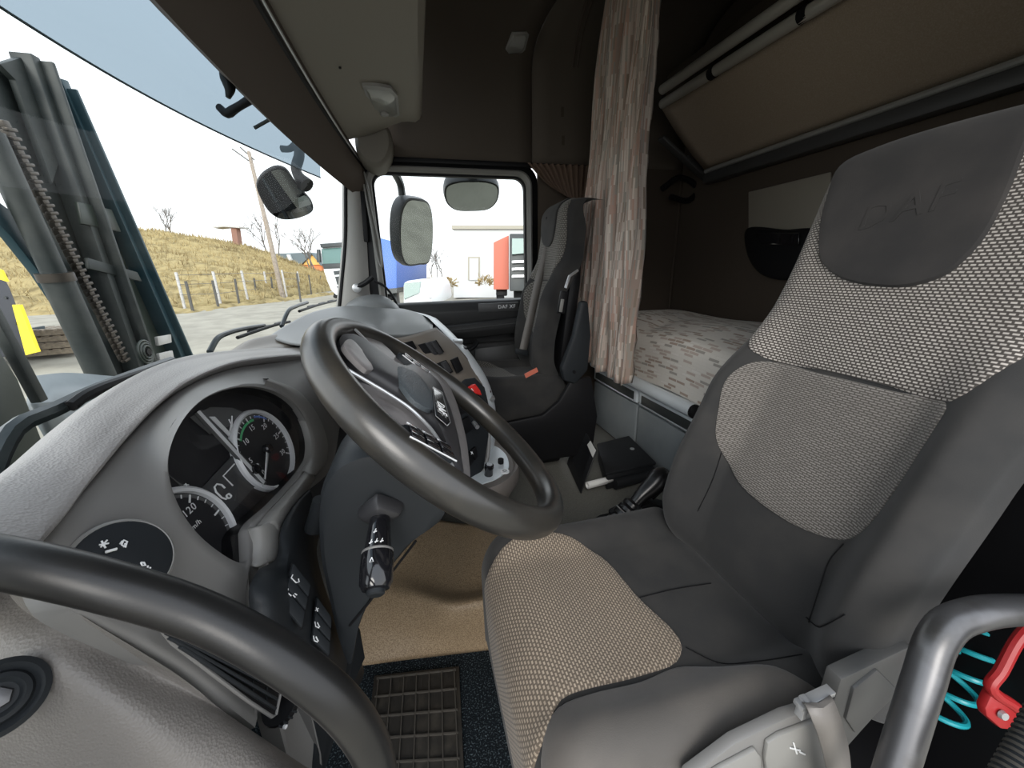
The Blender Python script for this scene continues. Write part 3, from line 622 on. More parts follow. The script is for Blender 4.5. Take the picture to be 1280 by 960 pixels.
strokes('coolant_symbol', [[cp(230, 606, 0.005), cp(236, 606, 0.005)], [cp(231, 608, 0.005), cp(236, 609, 0.005)], [cp(232, 604, 0.005), cp(235, 611, 0.005)]], 0.0006, 'white', cl)
hp = [p+V((-0.004, 0, 0)) for p in HO]
mb = MB(); hcn = sum(hp, V((0, 0, 0)))/N; mb.add(hp+[hcn], [(i, (i+1) % N, N) for i in range(N)]); mb.build('clear_cover', 'lens', cl)

# ------------------------------------------------------------------ light switch, side vent, switch pod
LC = atX(152, 703, -0.264); LN = V((0.80, -0.30, 0.52)).normalized()
ls = MB(); ls.lathe([(0.0365, -0.006), (0.0365, 0.003), (0.0345, 0.005), (0.033, 0.004)], LC, LN, 48); lsw = ls.build('light_switch', 'fascia_lt', dash)
ls = MB(); ls.lathe([(0.0335, 0.0), (0.0335, 0.005), (0.032, 0.006)], LC, LN, 48); ls.build('switch_face', 'dark', lsw)
ls = MB(); ls.lathe([(0.017, 0.004), (0.0165, 0.0064), (0.016, 0.0066)], LC, LN, 32); ls.build('rotary_knob', 'dark', lsw)
def lp(px, py, h=0.0074): return atP(px, py, LC+LN*h, LN)
strokes('sun_symbol', [[lp(124, 681), lp(136, 679)], [lp(127, 676), lp(132, 685)], [lp(126, 684), lp(134, 675)]], 0.0007, 'white', lsw)
strokes('headlamp_symbol', [[lp(152, 681), lp(155, 675), lp(159, 677), lp(157, 684), lp(152, 681)], [lp(150, 680), lp(153, 676)], [lp(155, 684), lp(157, 679)]], 0.0007, 'white', lsw)
strokes('fog_symbol', [[lp(176, 703), lp(180, 703), lp(182, 707), lp(178, 707), lp(176, 703)], [lp(185, 707), lp(184, 711)], [lp(188, 709), lp(187, 712)]], 0.0007, 'white', lsw)
strokes('index_line', [[lp(132, 690, 0.010), lp(146, 686, 0.010)]], 0.0012, 'white', lsw)
# vent in the lower wing of the fascia
VN = ((atX(341, 895, -.206)-atX(203, 784, -.246)).cross(atX(350, 852, -.200)-atX(203, 784, -.246))).normalized()
if VN.dot(CAM-atX(280, 840, -.22)) < 0: VN = -VN
VO = atX(280, 840, -0.219)
def vp_(px, py, h=0.0): return atP(px, py, VO+VN*h, VN)
vl = [(204, 783), (250, 800), (300, 824), (350, 850), (352, 858), (345, 893), (340, 896), (310, 876), (260, 838), (215, 803), (203, 788)]
vt = MB(); vt.prism([vp_(*p, 0.004) for p in vl], VN*0.001); vent = vt.build('air_vent', 'black', dash)
vt = MB(); vt.tube([vp_(*p, 0.005) for p in vl], 0.0018, 8, closed=True); vt.build('vent_frame', 'fascia', vent)
for a, b in (((208, 791), (347, 862)), ((212, 797), (345, 874)), ((225, 808), (343, 886))):
    vt = MB(); vt.beam(vp_(*a, 0.008), vp_(*b, 0.008), 0.0025, 0.006, VN); vt.build('slat', 'dark', vent, bevel=0.0006)
for t in range(7):
    x = 232+t*17; y0 = 792+t*8.2; y1 = 812+t*11.5
    vt = MB(); vt.beam(vp_(x, y0, 0.0058), vp_(x-1, y1, 0.0058), 0.0012, 0.001, VN); vt.build('back_slat', 'dark', vent)
tw = MB(); c0 = vp_(361, 880, 0.000); ax_ = (vp_(352, 878)-vp_(370, 882)).normalized()
tw.lathe([(0.021, -0.004), (0.022, 0), (0.021, 0.004)], c0-VN*0.010, ax_, 22); twl = tw.build('thumb_wheel', 'black', vent)
for k in range(9):
    a = math.radians(-60+15*k); q = VN*math.cos(a)+VN.cross(ax_)*math.sin(a); tw = MB(); tw.obox(c0-VN*0.010+q*0.022, ax_*0.004, VN.cross(ax_).normalized()*0.0009, q*0.0009); tw.build('ridge', 'dark', twl)
tw = MB(); tw.lathe([(0.0022, 0), (0.0022, 0.003)], vp_(355, 908, 0.003), VN, 12); tw.build('white_dot', 'white', vent)
# lower textured end panel
lowr = [[atX(*p) for p in ((30,700,-.300),(62,742,-.280),(93,764,-.270),(172,812,-.253),(230,849,-.239),(287,896,-.223),(345,941,-.207),(378,968,-.201),(410,1030,-.197))],
 [atD(*p) for p in ((10,722,.325),(45,760,.315),(84,782,.308),(160,834,.320),(218,872,.332),(272,916,.342),(325,962,.352),(355,985,.352),(385,1040,.36))],
 [atD(*p) for p in ((-60,745,.310),(0,785,.300),(60,815,.294),(130,862,.298),(185,905,.308),(232,950,.318),(275,1000,.328),(300,1035,.334),(330,1080,.342))],
 [atD(*p) for p in ((-160,810,.300),(-90,850,.292),(-30,890,.287),(50,940,.290),(110,985,.30),(160,1030,.31),(200,1070,.32),(225,1100,.326),(250,1140,.334))],
 [atD(*p) for p in ((-420,1000,.30),(-300,1050,.29),(-200,1090,.285),(-90,1120,.287),(0,1150,.297),(60,1180,.307),(110,1210,.317),(140,1240,.323),(160,1260,.33))]]
lowr = [[p+V((-0.05, 0.03, -0.03)) for p in lowr[0]]]+lowr
mb = MB(); mb.grid(loft(lowr, 60, 46)); tag(mb.build('end_panel', 'pad_low', dash), 'grained taupe end panel beside the open door')
kc = atD(-4, 874, 0.268); kn = (CAM-kc).normalized()
kb = MB(); kb.lathe([(0.026, -0.006), (0.0255, 0.002), (0.022, 0.004), (0.019, 0.001), (0.0175, 0.0), (0.016, 0.004), (0.013, 0.005), (0.010, 0.002), (0.007, 0.002)], kc, kn, 40); kbo = kb.build('handle_mount', 'dark', dash)
kb = MB(); kb.lathe([(0.008, 0.003), (0.007, 0.006), (0.003, 0.007)], kc, kn, 6); kb.build('mount_bolt', 'steel', kbo)
# dark switch pod right of the fascia
pod = [
 [(313,770,-.200),(311,738,-.202),(322,714,-.204),(346,696,-.203),(351,668,-.203),(372,628,-.205),(388,612,-.205)],
 [(330,782,-.186),(330,745,-.187),(338,722,-.189),(356,706,-.190),(362,680,-.192),(378,645,-.198),(392,630,-.20)],
 [(372,812,-.176),(382,780,-.176),(386,750,-.178),(384,722,-.182),(380,690,-.188),(384,660,-.195),(394,645,-.2)],
 [(402,838,-.172),(420,815,-.170),(420,790,-.172),(408,760,-.178),(394,715,-.188),(390,675,-.196),(396,655,-.202)],
 [(405,900,-.19),(440,870,-.185),(455,840,-.185),(430,790,-.19),(405,730,-.20),(396,690,-.21),(400,665,-.215)]]
mb = MB(); mb.grid(loft([[atX(*p) for p in r] for r in pod], 40, 30)); podo = mb.build('switch_pod', 'dark', dash, solid=0.006)
def switch_block(corners, splits, X, icons):
    tl, tr, br, bl = [V((*c, 0)) for c in corners]
    o = atX(*[(tl+br)[k]/2 for k in (0, 1)], X); n = V((0.78, -0.36, 0.52)).normalized()
    q = MB(); q.prism([atP(p.x, p.y, o, n) for p in (tl, tr, br, bl)], n*0.004); blk = q.build('switch_block', 'black', podo, bevel=0.002)
    for (s0, s1), ic in zip(splits, icons):
        a, b_, c, d = [tl.lerp(bl, s0), tr.lerp(br, s0), tr.lerp(br, s1), tl.lerp(bl, s1)]
        ctr = (a+b_+c+d)/4; P = [ctr+(p-ctr)*0.90 for p in (a, b_, c, d)]
        q = MB(); q.prism([atP(p.x, p.y, o+n*0.003, n) for p in P], n*0.005); q.build('rocker_switch', 'dark', blk, bevel=0.0015)
        if ic: strokes('switch_symbol', [[atP(ctr.x+dx-3, ctr.y+dy-2, o+n*0.0086, n) for dx, dy in l] for l in ic], 0.0007, 'white', blk)
    return blk
H1 = [[(-4, -6), (-6, -2), (0, 4)], [(0, 4), (4, 3), (3, -1)]]
H2 = [[(-6, -5), (-7, 0), (-2, 4)], [(0, 3), (3, 6)], [(2, 1), (5, 3)]]
H3 = [[(-4, -6), (-2, -1)], [(-5, -2), (-1, -5)]]
H4 = [[(-4, -5), (-3, 1), (1, 3)], [(-1, -4), (2, 2)]]
switch_block([(363, 703), (387, 733), (376, 788), (348, 758)], [(0, 0.30), (0.30, 0.60), (0.60, 1.0)], -0.176, [H1, H2, None])
switch_block([(393, 745), (413, 773), (410, 822), (386, 800)], [(0, 0.32), (0.32, 0.64), (0.64, 1.0)], -0.166, [H3, H4, H4])

# ------------------------------------------------------------------ steering column with stalk
col = thing('steering_column', 'dark grey steering column shroud with wiper stalk', 'steering column', (-0.12, -0.57, 0.60))
side = [(404,604),(425,575),(480,560),(545,600),(560,635),(518,672),(474,728),(450,778),(437,832),(424,800),(410,740),(399,680)]
P = [atY(*p, -0.655) for p in spl([V((*p, 0)) for p in side], 48, True) for p in [(p.x, p.y)]]
mb = MB(); cpt = sum(P, V((0, 0, 0)))/len(P)
rows = [[cpt+(p-cpt)*0.86+V((0, -0.012, 0)) for p in P], [cpt+(p-cpt)*0.95+V((0, -0.008, 0)) for p in P], [p+V((0, 0.006, 0)) for p in P], [p+V((0, 0.05, 0)) for p in P], [p+V((0, 0.10, 0)) for p in P], [cpt+(p-cpt)*0.9+V((0, 0.115, 0)) for p in P]]
mb.grid(rows, True); n_ = len(P); mb.f.append(tuple(range(n_))); mb.f.append(tuple(5*n_+i for i in range(n_))); mb.build('shroud', 'dark', col)
mb = MB(); mb.tube([atY(x, y, -0.668) for x, y in ((437, 782), (462, 752), (490, 715), (520, 676))], 0.0018, 6); mb.build('shroud_seam', 'black', col)
low = [(424,800),(452,782),(452,822),(430,880),(402,985),(396,1000),(396,860)]
mb = MB(); mb.prism([atX(x, y, -0.16 if x > 430 else -0.19) for x, y in low], (-0.05, 0.01, 0)); mb.build('lower_cover', 'dark', col, bevel=0.006)
# multifunction stalk
b0, b1, b2, b3 = atY(476, 640, -0.672), atY(474, 665, -0.70), atY(472, 690, -0.722), atY(471, 730, -0.752)
mb = MB(); mb.lathe([(0.032, -0.012), (0.030, 0.004), (0.022, 0.012)], b0, b3-b0, 4); mb.build('stalk_boot', 'hub', col, bevel=0.006)
mb = MB(); mb.tube(spl([b0, b1, b2], 10), [0.012+0.004*i/9 for i in range(10)], 20); stk = mb.build('wiper_stalk', 'gloss', col)
ad_ = (b3-b1).normalized(); ln = (b3-b2).length
mb = MB(); mb.lathe([(0.0172, 0), (0.0188, 0.003), (0.019, ln*0.5), (0.0185, ln), (0.015, ln+0.006), (0.0115, ln+0.007)], b2, ad_, 28); mb.build('stalk_sleeve', 'gloss', stk)
mb = MB(); mb.lathe([(0.0105, ln+0.004), (0.0100, ln+0.011), (0.008, ln+0.0125)], b2, ad_, 24); mb.build('stalk_button', 'dark', stk)
mb = MB(); mb.lathe([(0.0180, -0.0015), (0.0186, 0.0), (0.0180, 0.0015)], b2, ad_, 28, False); mb.build('stalk_ring', 'fascia', stk)
vw = (CAM-b2).normalized(); vw = (vw-ad_*vw.dot(ad_)).normalized(); sd = ad_.cross(vw)
def sp_(a, s): return b2+ad_*a+vw*math.sqrt(max(0, 0.0193**2-s*s))+sd*s
for i, (a, s) in enumerate(((-0.018, 0.004), (-0.006, -0.004), (-0.006, 0.002), (-0.006, 0.008))):
    strokes('stalk_symbol', [[sp_(a-0.003, s-0.001), sp_(a+0.002, s+0.001)], [sp_(a, s-0.002), sp_(a+0.001, s+0.002)]], 0.0006, 'white', stk)
strokes('stalk_symbol', [[sp_(0.012, 0.006), sp_(0.017, 0.004), sp_(0.017, 0.008), sp_(0.012, 0.006)]], 0.0006, 'white', stk)
# ignition stub seen left of the shroud
mb = MB(); mb.tube([atY(392, 662, -0.60), atY(403, 625, -0.60)], 0.013, 12); mb.build('ignition_lever', 'dark', col)

# ------------------------------------------------------------------ steering wheel
WC = V((0.031, -0.565, 0.859)); WT = math.radians(47.75); WNv = V((math.cos(WT), -0.03, math.sin(WT))).normalized()
W1 = V((0, 1, 0)); W1 = (W1-WNv*W1.dot(WNv)).normalized(); W2 = WNv.cross(W1)
sw = thing('steering_wheel', 'large worn black steering wheel turned upside down', 'steering wheel', WC)
RC, RR = 0.2140, 0.0208
def wpos(a, r, h=0.0): return WC+(W1*math.cos(a)+W2*math.sin(a))*r+WNv*h
mb = MB(); rows = []
for i in range(96):
    a = 2*math.pi*i/96; rad = W1*math.cos(a)+W2*math.sin(a)
    rows.append([WC+rad*(RC+RR*0.92*math.cos(q))+WNv*(RR*1.05*math.sin(q)) for q in [2*math.pi*k/22 for k in range(22)]])
rows.append(rows[0]); mb.grid(rows, True); mb.build('rim', 'rim', sw)
def wp(px, py, h=0.0): return atP(px, py, WC+WNv*h, WNv)
hub_px = [(418,428),(436,414),(452,420),(470,440),(495,455),(522,450),(545,466),(564,500),(576,540),(583,580),(582,608),(570,616),(550,600),(520,574),(485,545),(455,512),(428,472),(414,446)]
hl_ = spl([wp(*p, -0.012) for p in hub_px], 90, True); hc_ = sum(hl_, V((0, 0, 0)))/90
mb = pillow(hc_, hl_, [(0.90, -0.035), (1.0, -0.020), (1.02, -0.006), (1.0, 0.006), (0.93, 0.014), (0.8, 0.019), (0.6, 0.022), (0.3, 0.023)], WNv); mb.build('hub', 'hubside', sw)
# dark raised centre between the silver lines
pad_px = [(424,432),(440,420),(456,430),(474,446),(498,458),(520,457),(541,474),(558,506),(570,546),(576,584),(576,604),(569,598),(559,568),(540,532),(512,504),(478,482),(447,462)]
pl_ = spl([wp(*p, 0.012) for p in pad_px], 90, True); pc_ = sum(pl_, V((0, 0, 0)))/90
mb = pillow(pc_, pl_, [(1.0, -0.01), (1.0, 0.002), (0.95, 0.007), (0.85, 0.010), (0.6, 0.013), (0.3, 0.014)], WNv); mb.build('horn_cover', 'hub', sw)
for nm, pts in (('trim_line', [(420,446),(432,460),(455,474),(482,490),(512,510),(535,532),(552,556),(566,584)]), ('trim_line', [(444,412),(456,424),(470,440),(486,452),(498,456)])):
    mb = MB(); mb.tube(spl([wp(*p, 0.0165) for p in pts], 40), 0.0022, 8); mb.build(nm, 'silver', sw)
q = [(500,458),(520,466),(538,488),(545,508),(538,512),(520,502),(503,482),(497,466)]
bl = spl([wp(*p, 0.026) for p in q], 40, True); bc = sum(bl, V((0, 0, 0)))/40
pillow(bc, bl, [(1.0, -0.006), (1.0, 0.0), (0.9, 0.002), (0.5, 0.003)], WNv).build('grained_pad', 'hubpad', sw)
q = [(430,433),(441,425),(456,442),(466,462),(458,462),(446,452)]
bl = spl([wp(*p, 0.022) for p in q], 40, True); bc = sum(bl, V((0, 0, 0)))/40
pillow(bc, bl, [(1.0, -0.006), (1.0, 0.0), (0.9, 0.001), (0.5, 0.001)], WNv).build('spoke_inset', 'hubside', sw)
# badge
bq = [wp(*p, 0.0305) for p in ((541, 487), (551.5, 493.5), (561, 529), (559, 531.5), (545, 519.5))]
mb = MB(); mb.prism([wp(*p, 0.0285) for p in ((540, 485), (552, 492), (562, 530), (559, 533), (544, 520))], WNv*0.003); bd = mb.build('badge', 'silver', sw, bevel=0.0006)
bc = sum(bq, V((0, 0, 0)))/5
mb = MB(); mb.prism(bq, WNv*0.0022); mb.build('badge_plate', 'gloss', bd)
td = (wp(557, 527, 0.033)-wp(548, 494, 0.033)); tdy = -(wp(545, 512, 0.033)-wp(558, 508, 0.033))
text('lettering', 'DAF', 0.0185, wp(552, 510, 0.0338), td, tdy, 'white', bd, 0.0004)
# thumb button pods
def pod_(ctr, ang, L, Wd, h, name):
    c = wp(*ctr, h); u = (W1*math.cos(ang)+W2*math.sin(ang)); v = WNv.cross(u)
    lp_ = [c+u*L*math.copysign(abs(math.cos(t))**0.6, math.cos(t))+v*Wd*math.copysign(abs(math.sin(t))**0.8, math.sin(t)) for t in [2*math.pi*k/40 for k in range(40)]]
    o = pillow(c, lp_, [(1.06, -0.012), (1.04, 0.0), (0.95, 0.003), (0.9, 0.001), (0.5, 0.002)], WNv).build(name, 'dark', sw)
    for r in range(2):
        for k in range(3):
            cc_ = c+u*(k-1)*L*0.52+v*(r-0.5)*Wd*0.82+WNv*0.004
            b = MB(); b.obox(cc_, u*L*0.22, v*Wd*0.32, WNv*0.002); b.build('thumb_button', 'gloss', o, bevel=0.001)
        b = MB(); b.tube([c+u*t*L*0.8+v*(r-0.5)*Wd*1.7+WNv*0.004 for t in (-1, 0, 1)], 0.001, 6); b.build('button_edge', 'ring', o)
pod_((537, 556), math.radians(100), 0.038, 0.017, 0.018, 'button_pod')
pod_((519, 457), math.radians(80), 0.034, 0.015, 0.018, 'button_pod')

# ------------------------------------------------------------------ centre console
cons = thing('centre_console', 'taupe centre console with switch panel angled towards the driver', 'console', (0.0, 0.1, 0.45))
# broad top pads of the dash behind the wheel
tp = [
 [(285,445,-.50),(310,427,-.50),(340,420,-.49),(400,414,-.46),(470,410,-.40),(520,408,-.33)],
 [(290,441,-.46),(312,426,-.46),(342,419,-.45),(400,413,-.42),(470,411,-.36),(520,410,-.29)]]
mid1 = [[atX(300,446,-.44),atX(340,432,-.42),atX(400,428,-.37),atX(460,428,-.30),atX(520,424,-.2)]]
r0 = [atX(286,441,-.47),atX(306,428,-.47),atX(335,421,-.46),atX(372,416,-.44),atX(430,412,-.40)]
r1 = [atX(292,446,-.42),atX(318,434,-.42),atX(345,429,-.41),atX(385,425,-.38),atX(440,422,-.33)]
r2 = [atX(298,455,-.38),atX(325,445,-.38),atX(355,440,-.36),atX(395,438,-.33),atX(450,436,-.28)]
mb = MB(); mb.grid(loft([[p+V((-.04, 0, -.06)) for p in r0], r0, r1, r2, [p+V((0, 0, -.08)) for p in r2]], 30, 20)); tag(mb.build('centre_hump', 'console', cons), 'rounded middle hump of the dash top')
# passenger dash top and its rolled edge
a0 = [V((-.46, .15, .90)), V((-.45, .35, .93)), V((-.40, .6, .955)), V((-.33, .85, .965)), V((-.28, .98, .96))]
t0 = [atX(338,418,-.42),atX(362,404,-.40),atX(398,388,-.36),atX(420,384,-.315),atX(450,384,-.23)]
top_rows = [
 [atX(335,421,-.46),atX(360,405,-.45),atX(398,388,-.40),atX(425,383,-.33),atY(470,383,.80),atY(505,386,.86)],
 [atX(345,424,-.42),atX(370,410,-.41),atX(405,394,-.36),atX(432,389,-.29),atY(480,387,.62),atY(522,391,.70)],
 [atX(360,428,-.36),atX(390,416,-.34),atX(420,405,-.29),atX(448,400,-.22),atY(494,398,.42),atY(540,401,.52)],
 [atX(385,432,-.28),atX(415,422,-.26),atX(445,414,-.21),atY(470,408,.22),atY(505,408,.28),atY(541,406,.34)],
 [atX(400,440,-.24),atX(430,432,-.21),atX(455,426,-.16),atY(480,420,.10),atY(510,420,.16),atY(541,412,.24)]]
mb = MB(); mb.grid(loft(top_rows, 40, 30)); tag(mb.build('console_top', 'dash_top', cons, solid=0.006), 'smooth grey top of the console and passenger dash')
# face panel with switches
face = [
 [atY(470,424,.06),atY(505,421,.10),atY(530,414,.16),atY(545,409,.22)],
 [atY(490,455,.00),atY(525,442,.05),atY(550,434,.11),atY(566,427,.18)],
 [atY(525,490,-.05),atY(555,476,.0),atY(577,464,.06),atY(590,456,.13)],
 [atY(550,525,-.08),atY(577,512,-.04),atY(596,498,.02),atY(606,486,.09)],
 [atY(560,580,-.10),atY(583,560,-.07),atY(601,545,-.01),atY(611,530,.06)],
 [atY(560,625,-.12),atY(580,612,-.09),atY(596,600,-.04),atY(606,590,.02)]]
mb = MB(); mb.grid(loft(face, 24, 36)); tag(mb.build('console_face', 'console', cons, solid=0.006), 'taupe face panel')
edge = [atY(505,387,.84),atY(530,393,.66),atY(546,404,.36),atY(562,420,.24),atY(584,446,.15),atY(602,476,.10),atY(611,506,.07),atY(613,535,.06),atY(606,592,.02)]
out_ = [p+V((0.03, 0.05, -0.015)) for p in edge]; out2 = [p+V((0.035, 0.13, -0.06)) for p in edge]; out3 = [p+V((-0.02, 0.24, -0.16)) for p in edge]
mb = MB(); mb.grid(loft([[p+V((-.01, -.012, 0.0)) for p in edge], edge, out_, out2, out3], 40, 16)); tag(mb.build('console_flank', 'locker_lt', cons), 'outer edge of the console, a silver-blue highlight put into its colour')  # pale colour stands in for the highlight along the front lip
mb = MB(); mb.box((-0.52, -0.16, 0.45), (-0.14, 0.98, 0.80)); mb.build('console_core', 'black', cons)
mb = MB(); mb.prism([V((-0.1, -0.1, 0.36)), V((0.10, -0.06, 0.42)), V((0.16, 0.04, 0.5)), V((0.12, 0.6, 0.6)), V((-0.1, 0.95, 0.6))], (0, 0, 0.2)); mb.build('console_lower_core', 'black', cons)
mb = MB(); mb.prism([V((-0.25, 0.35, 0.55)), V((0.03, 0.35, 0.6)), V((0.05, 0.4, 0.84)), V((-0.25, 0.4, 0.88))], (-0.0, 0.55, 0.03)); mb.build('glovebox', 'trim', cons, bevel=0.03, seg=3)
# vents on the outer edge
for k in range(9):
    t = k/8; p = atY(568+t*40, 428+t*72, 0.22-0.12*t)+V((0.012, 0, 0.002)); mb = MB(); mb.obox(p, (0.018, 0.012, -0.004), (0.003, 0.0, 0.006), (0.0, 0.012, 0.003)); mb.build('edge_louvre', 'black' if k % 2 else 'silver', cons, bevel=0.002)
FN = V((0.55, -0.80, 0.22)).normalized()
def fpatch(name, pts, Yc, m, parent, h=0.004, lift=0.0, bevel=0.0012):
    cx = sum(p[0] for p in pts)/len(pts); cy = sum(p[1] for p in pts)/len(pts); o = atY(cx, cy, Yc)+FN*0.004
    q = MB(); q.prism([atP(*p, o+FN*lift, FN) for p in pts], FN*h); return q.build(name, m, parent, bevel=bevel)
blk = fpatch('switch_bank', [(522, 431), (544, 425), (555, 442), (535, 449)], .085, 'black', cons, 0.007)
for k in range(3):
    a = k/3; fpatch('rocker_switch', [(523.5+20*a, 431-5.4*a), (529+20*a, 429.2-5.4*a), (540.5+18*a, 445.6-5.8*a), (536+18*a, 447.5-5.8*a)], .082, 'hub', blk, 0.009, 0.002)
fpatch('switch_bank', [(503, 429), (514, 426), (520, 436), (512, 439)], .06, 'black', cons, 0.008)
b2_ = fpatch('switch_bank', [(544, 455), (556, 450), (565, 465), (556, 470)], .025, 'black', cons, 0.008)
fpatch('rocker_switch', [(550, 454), (556, 451.5), (563, 464), (558, 467)], .02, 'hub', b2_, 0.009, 0.003)
fpatch('switch_bank', [(562, 450), (570, 446), (577, 462), (570, 467)], .045, 'black', cons, 0.010)
lowp = fpatch('lower_panel', [(566, 486), (580, 474), (592, 472), (604, 484), (609, 505), (609, 545), (603, 585), (590, 604), (574, 618), (566, 590), (562, 540)], -.035, 'dark', cons, 0.008, 0.0, 0.003)
fpatch('hazard_button', [(584, 484), (590, 480), (596, 488), (598, 494), (590, 492)], -.012, 'red', cons, 0.016, 0.004)
fpatch('hazard_button_symbol', [(588.5, 486), (590.5, 484.8), (592, 489)], -.012, 'white', cons, 0.0004, 0.0206, 0.0)
for pts, Yc in (([(570, 506), (580, 502), (585, 512), (575, 518)], -.06), ([(574, 526), (583, 520), (588, 536), (580, 542)], -.05), ([(579, 568), (586, 562), (590, 576), (583, 584)], -.065), ([(587, 562), (592, 558), (595, 570), (591, 575)], -.055)):
    o = fpatch('rocker_switch', pts, Yc, 'black', lowp, 0.012, 0.004)
for px, py, Yc in ((582, 573, -.065), (590, 566, -.055)):
    o = atY(px, py, Yc)+FN*0.020; strokes('switch_symbol', [[atP(px-1.5, py-1.5, o, FN), atP(px+1.5, py+1.5, o, FN)], [atP(px+1, py-2, o, FN), atP(px-1, py+2, o, FN)]], 0.0012, 'white', lowp)
mb = MB(); mb.tube([atY(592, 528, -.04), atY(597, 534, -.07)], 0.007, 10); mb.build('lighter_knob', 'silver', cons)
# pale strip along the lower right edge of the face
mb = MB(); mb.tube(spl([atY(611, 535, .04), atY(609, 570, .0), atY(600, 600, -.04), atY(585, 622, -.09), atY(560, 640, -.13)], 20), 0.008, 8); mb.build('edge_strip', 'fascia_lt', cons)

# tray that stands out below the console
tr_ = thing('dash_tray', 'taupe lower dash tray with pale insert and small black knob', 'tray', atZ(615, 600, 0.42))
rim_px = [(578,622),(600,616),(630,604),(648,586),(647,570),(638,556),(618,545),(600,548),(585,570),(576,600)]
rl = spl([atZ(*p, 0.47) for p in rim_px], 60, True); rcn = sum(rl, V((0, 0, 0)))/60
mb = MB(); rows = [[rcn+(p-rcn)*0.80+V((0, 0, -0.012)) for p in rl], [rcn+(p-rcn)*0.88+V((0, 0, 0.0)) for p in rl], [rcn+(p-rcn)*0.97+V((0, 0, 0.002)) for p in rl], [rcn+(p-rcn)*1.0+V((0, 0, -0.008)) for p in rl], [rcn+(p-rcn)*0.98+V((0, 0, -0.05)) for p in rl], [rcn+(p-rcn)*0.80+V((-0.01, 0, -0.10)) for p in rl]]
mb.grid(rows, True); mb.f.append(tuple(range(60))); mb.f.append(tuple(300+i for i in range(60))); mb.build('tray_body', 'tray', tr_)
mb = MB(); il = [rcn+(p-rcn)*0.66+V((0, 0, -0.010)) for p in rl]; mb.prism(il, (0, 0, 0.004)); mb.build('tray_insert', 'locker_lt', tr_)
kc_ = atZ(611, 590, 0.475); mb = MB(); mb.lathe([(0.014, -0.01), (0.013, 0.012), (0.015, 0.018), (0.014, 0.026), (0.010, 0.029)], kc_, (0.1, -0.1, 1), 20); mb.build('push_knob', 'gloss', tr_)
kc_ = atZ(626, 576, 0.475); mb = MB(); mb.lathe([(0.010, -0.008), (0.010, 0.006), (0.005, 0.006)], kc_, (0, -0.2, 1), 16); mb.build('socket', 'black', tr_)
kc_ = atZ(608, 556, 0.48); mb = MB(); mb.lathe([(0.016, -0.01), (0.016, 0.012), (0.012, 0.016)], kc_, (0, -0.2, 1), 16); mb.build('brass_socket', 'console', tr_)
mb = MB(); cz = atZ(631, 590, 0.478); mb.lathe([(0.014, 0), (0.014, 0.004)], cz, (0, 0, 1), 20); mb.build('sticker', 'white', tr_)
strokes('sticker_symbol', [spl([cz+V((0.006*math.cos(t), 0.005*math.sin(t), 0.005)) for t in [i*6.28/8 for i in range(9)]], 14)], 0.0008, 'black', tr_)

# raised corner of the dash top by the far pillar, cable beside it
cl_ = spl([atY(x, y, 0.86) for x, y in ((424, 392), (436, 378), (455, 370), (476, 370), (494, 380), (504, 393))], 24)
mb = MB(); mb.grid([[p+V((0, 0.08, -0.02)) for p in cl_], [p+V((0, 0.03, 0.002)) for p in cl_], cl_, [p+V((0.01, -0.05, -0.012)) for p in cl_], [p+V((0.02, -0.16, -0.05)) for p in cl_]]); mb.build('corner_pod', 'dash_top', cons, solid=0.005)
mb = MB(); mb.prism([atY(x, y, 0.845) for x, y in ((452, 384), (462, 376), (482, 376), (494, 386))], (0, 0.01, 0.0)); mb.build('corner_inset', 'hub', cons, bevel=0.003)
mb = MB(); mb.tube(spl([atY(x, y, 0.93) for x, y in ((468, 352), (478, 356), (488, 366), (495, 378), (498, 390))], 20), 0.006, 8); tag(mb.build('mirror_cable', 'black', None), 'thin black cable arching down beside the far windscreen pillar', 'cable')
ml_ = thing('pillar_clamp', 'black clamp with a round metal end at the foot of the far pillar', 'clamp', atY(450, 362, 0.93))
mb = MB(); mb.tube(spl([atY(x, y, 0.92) for x, y in ((446, 359), (456, 354), (466, 346))], 12), 0.013, 10); mb.build('clamp_arm', 'black', ml_)
mb = MB(); mb.lathe([(0.022, -0.01), (0.022, 0.004), (0.012, 0.008)], atY(446, 360, 0.915), (0.2, -1, 0), 20); mb.build('clamp_end', 'silver', ml_)
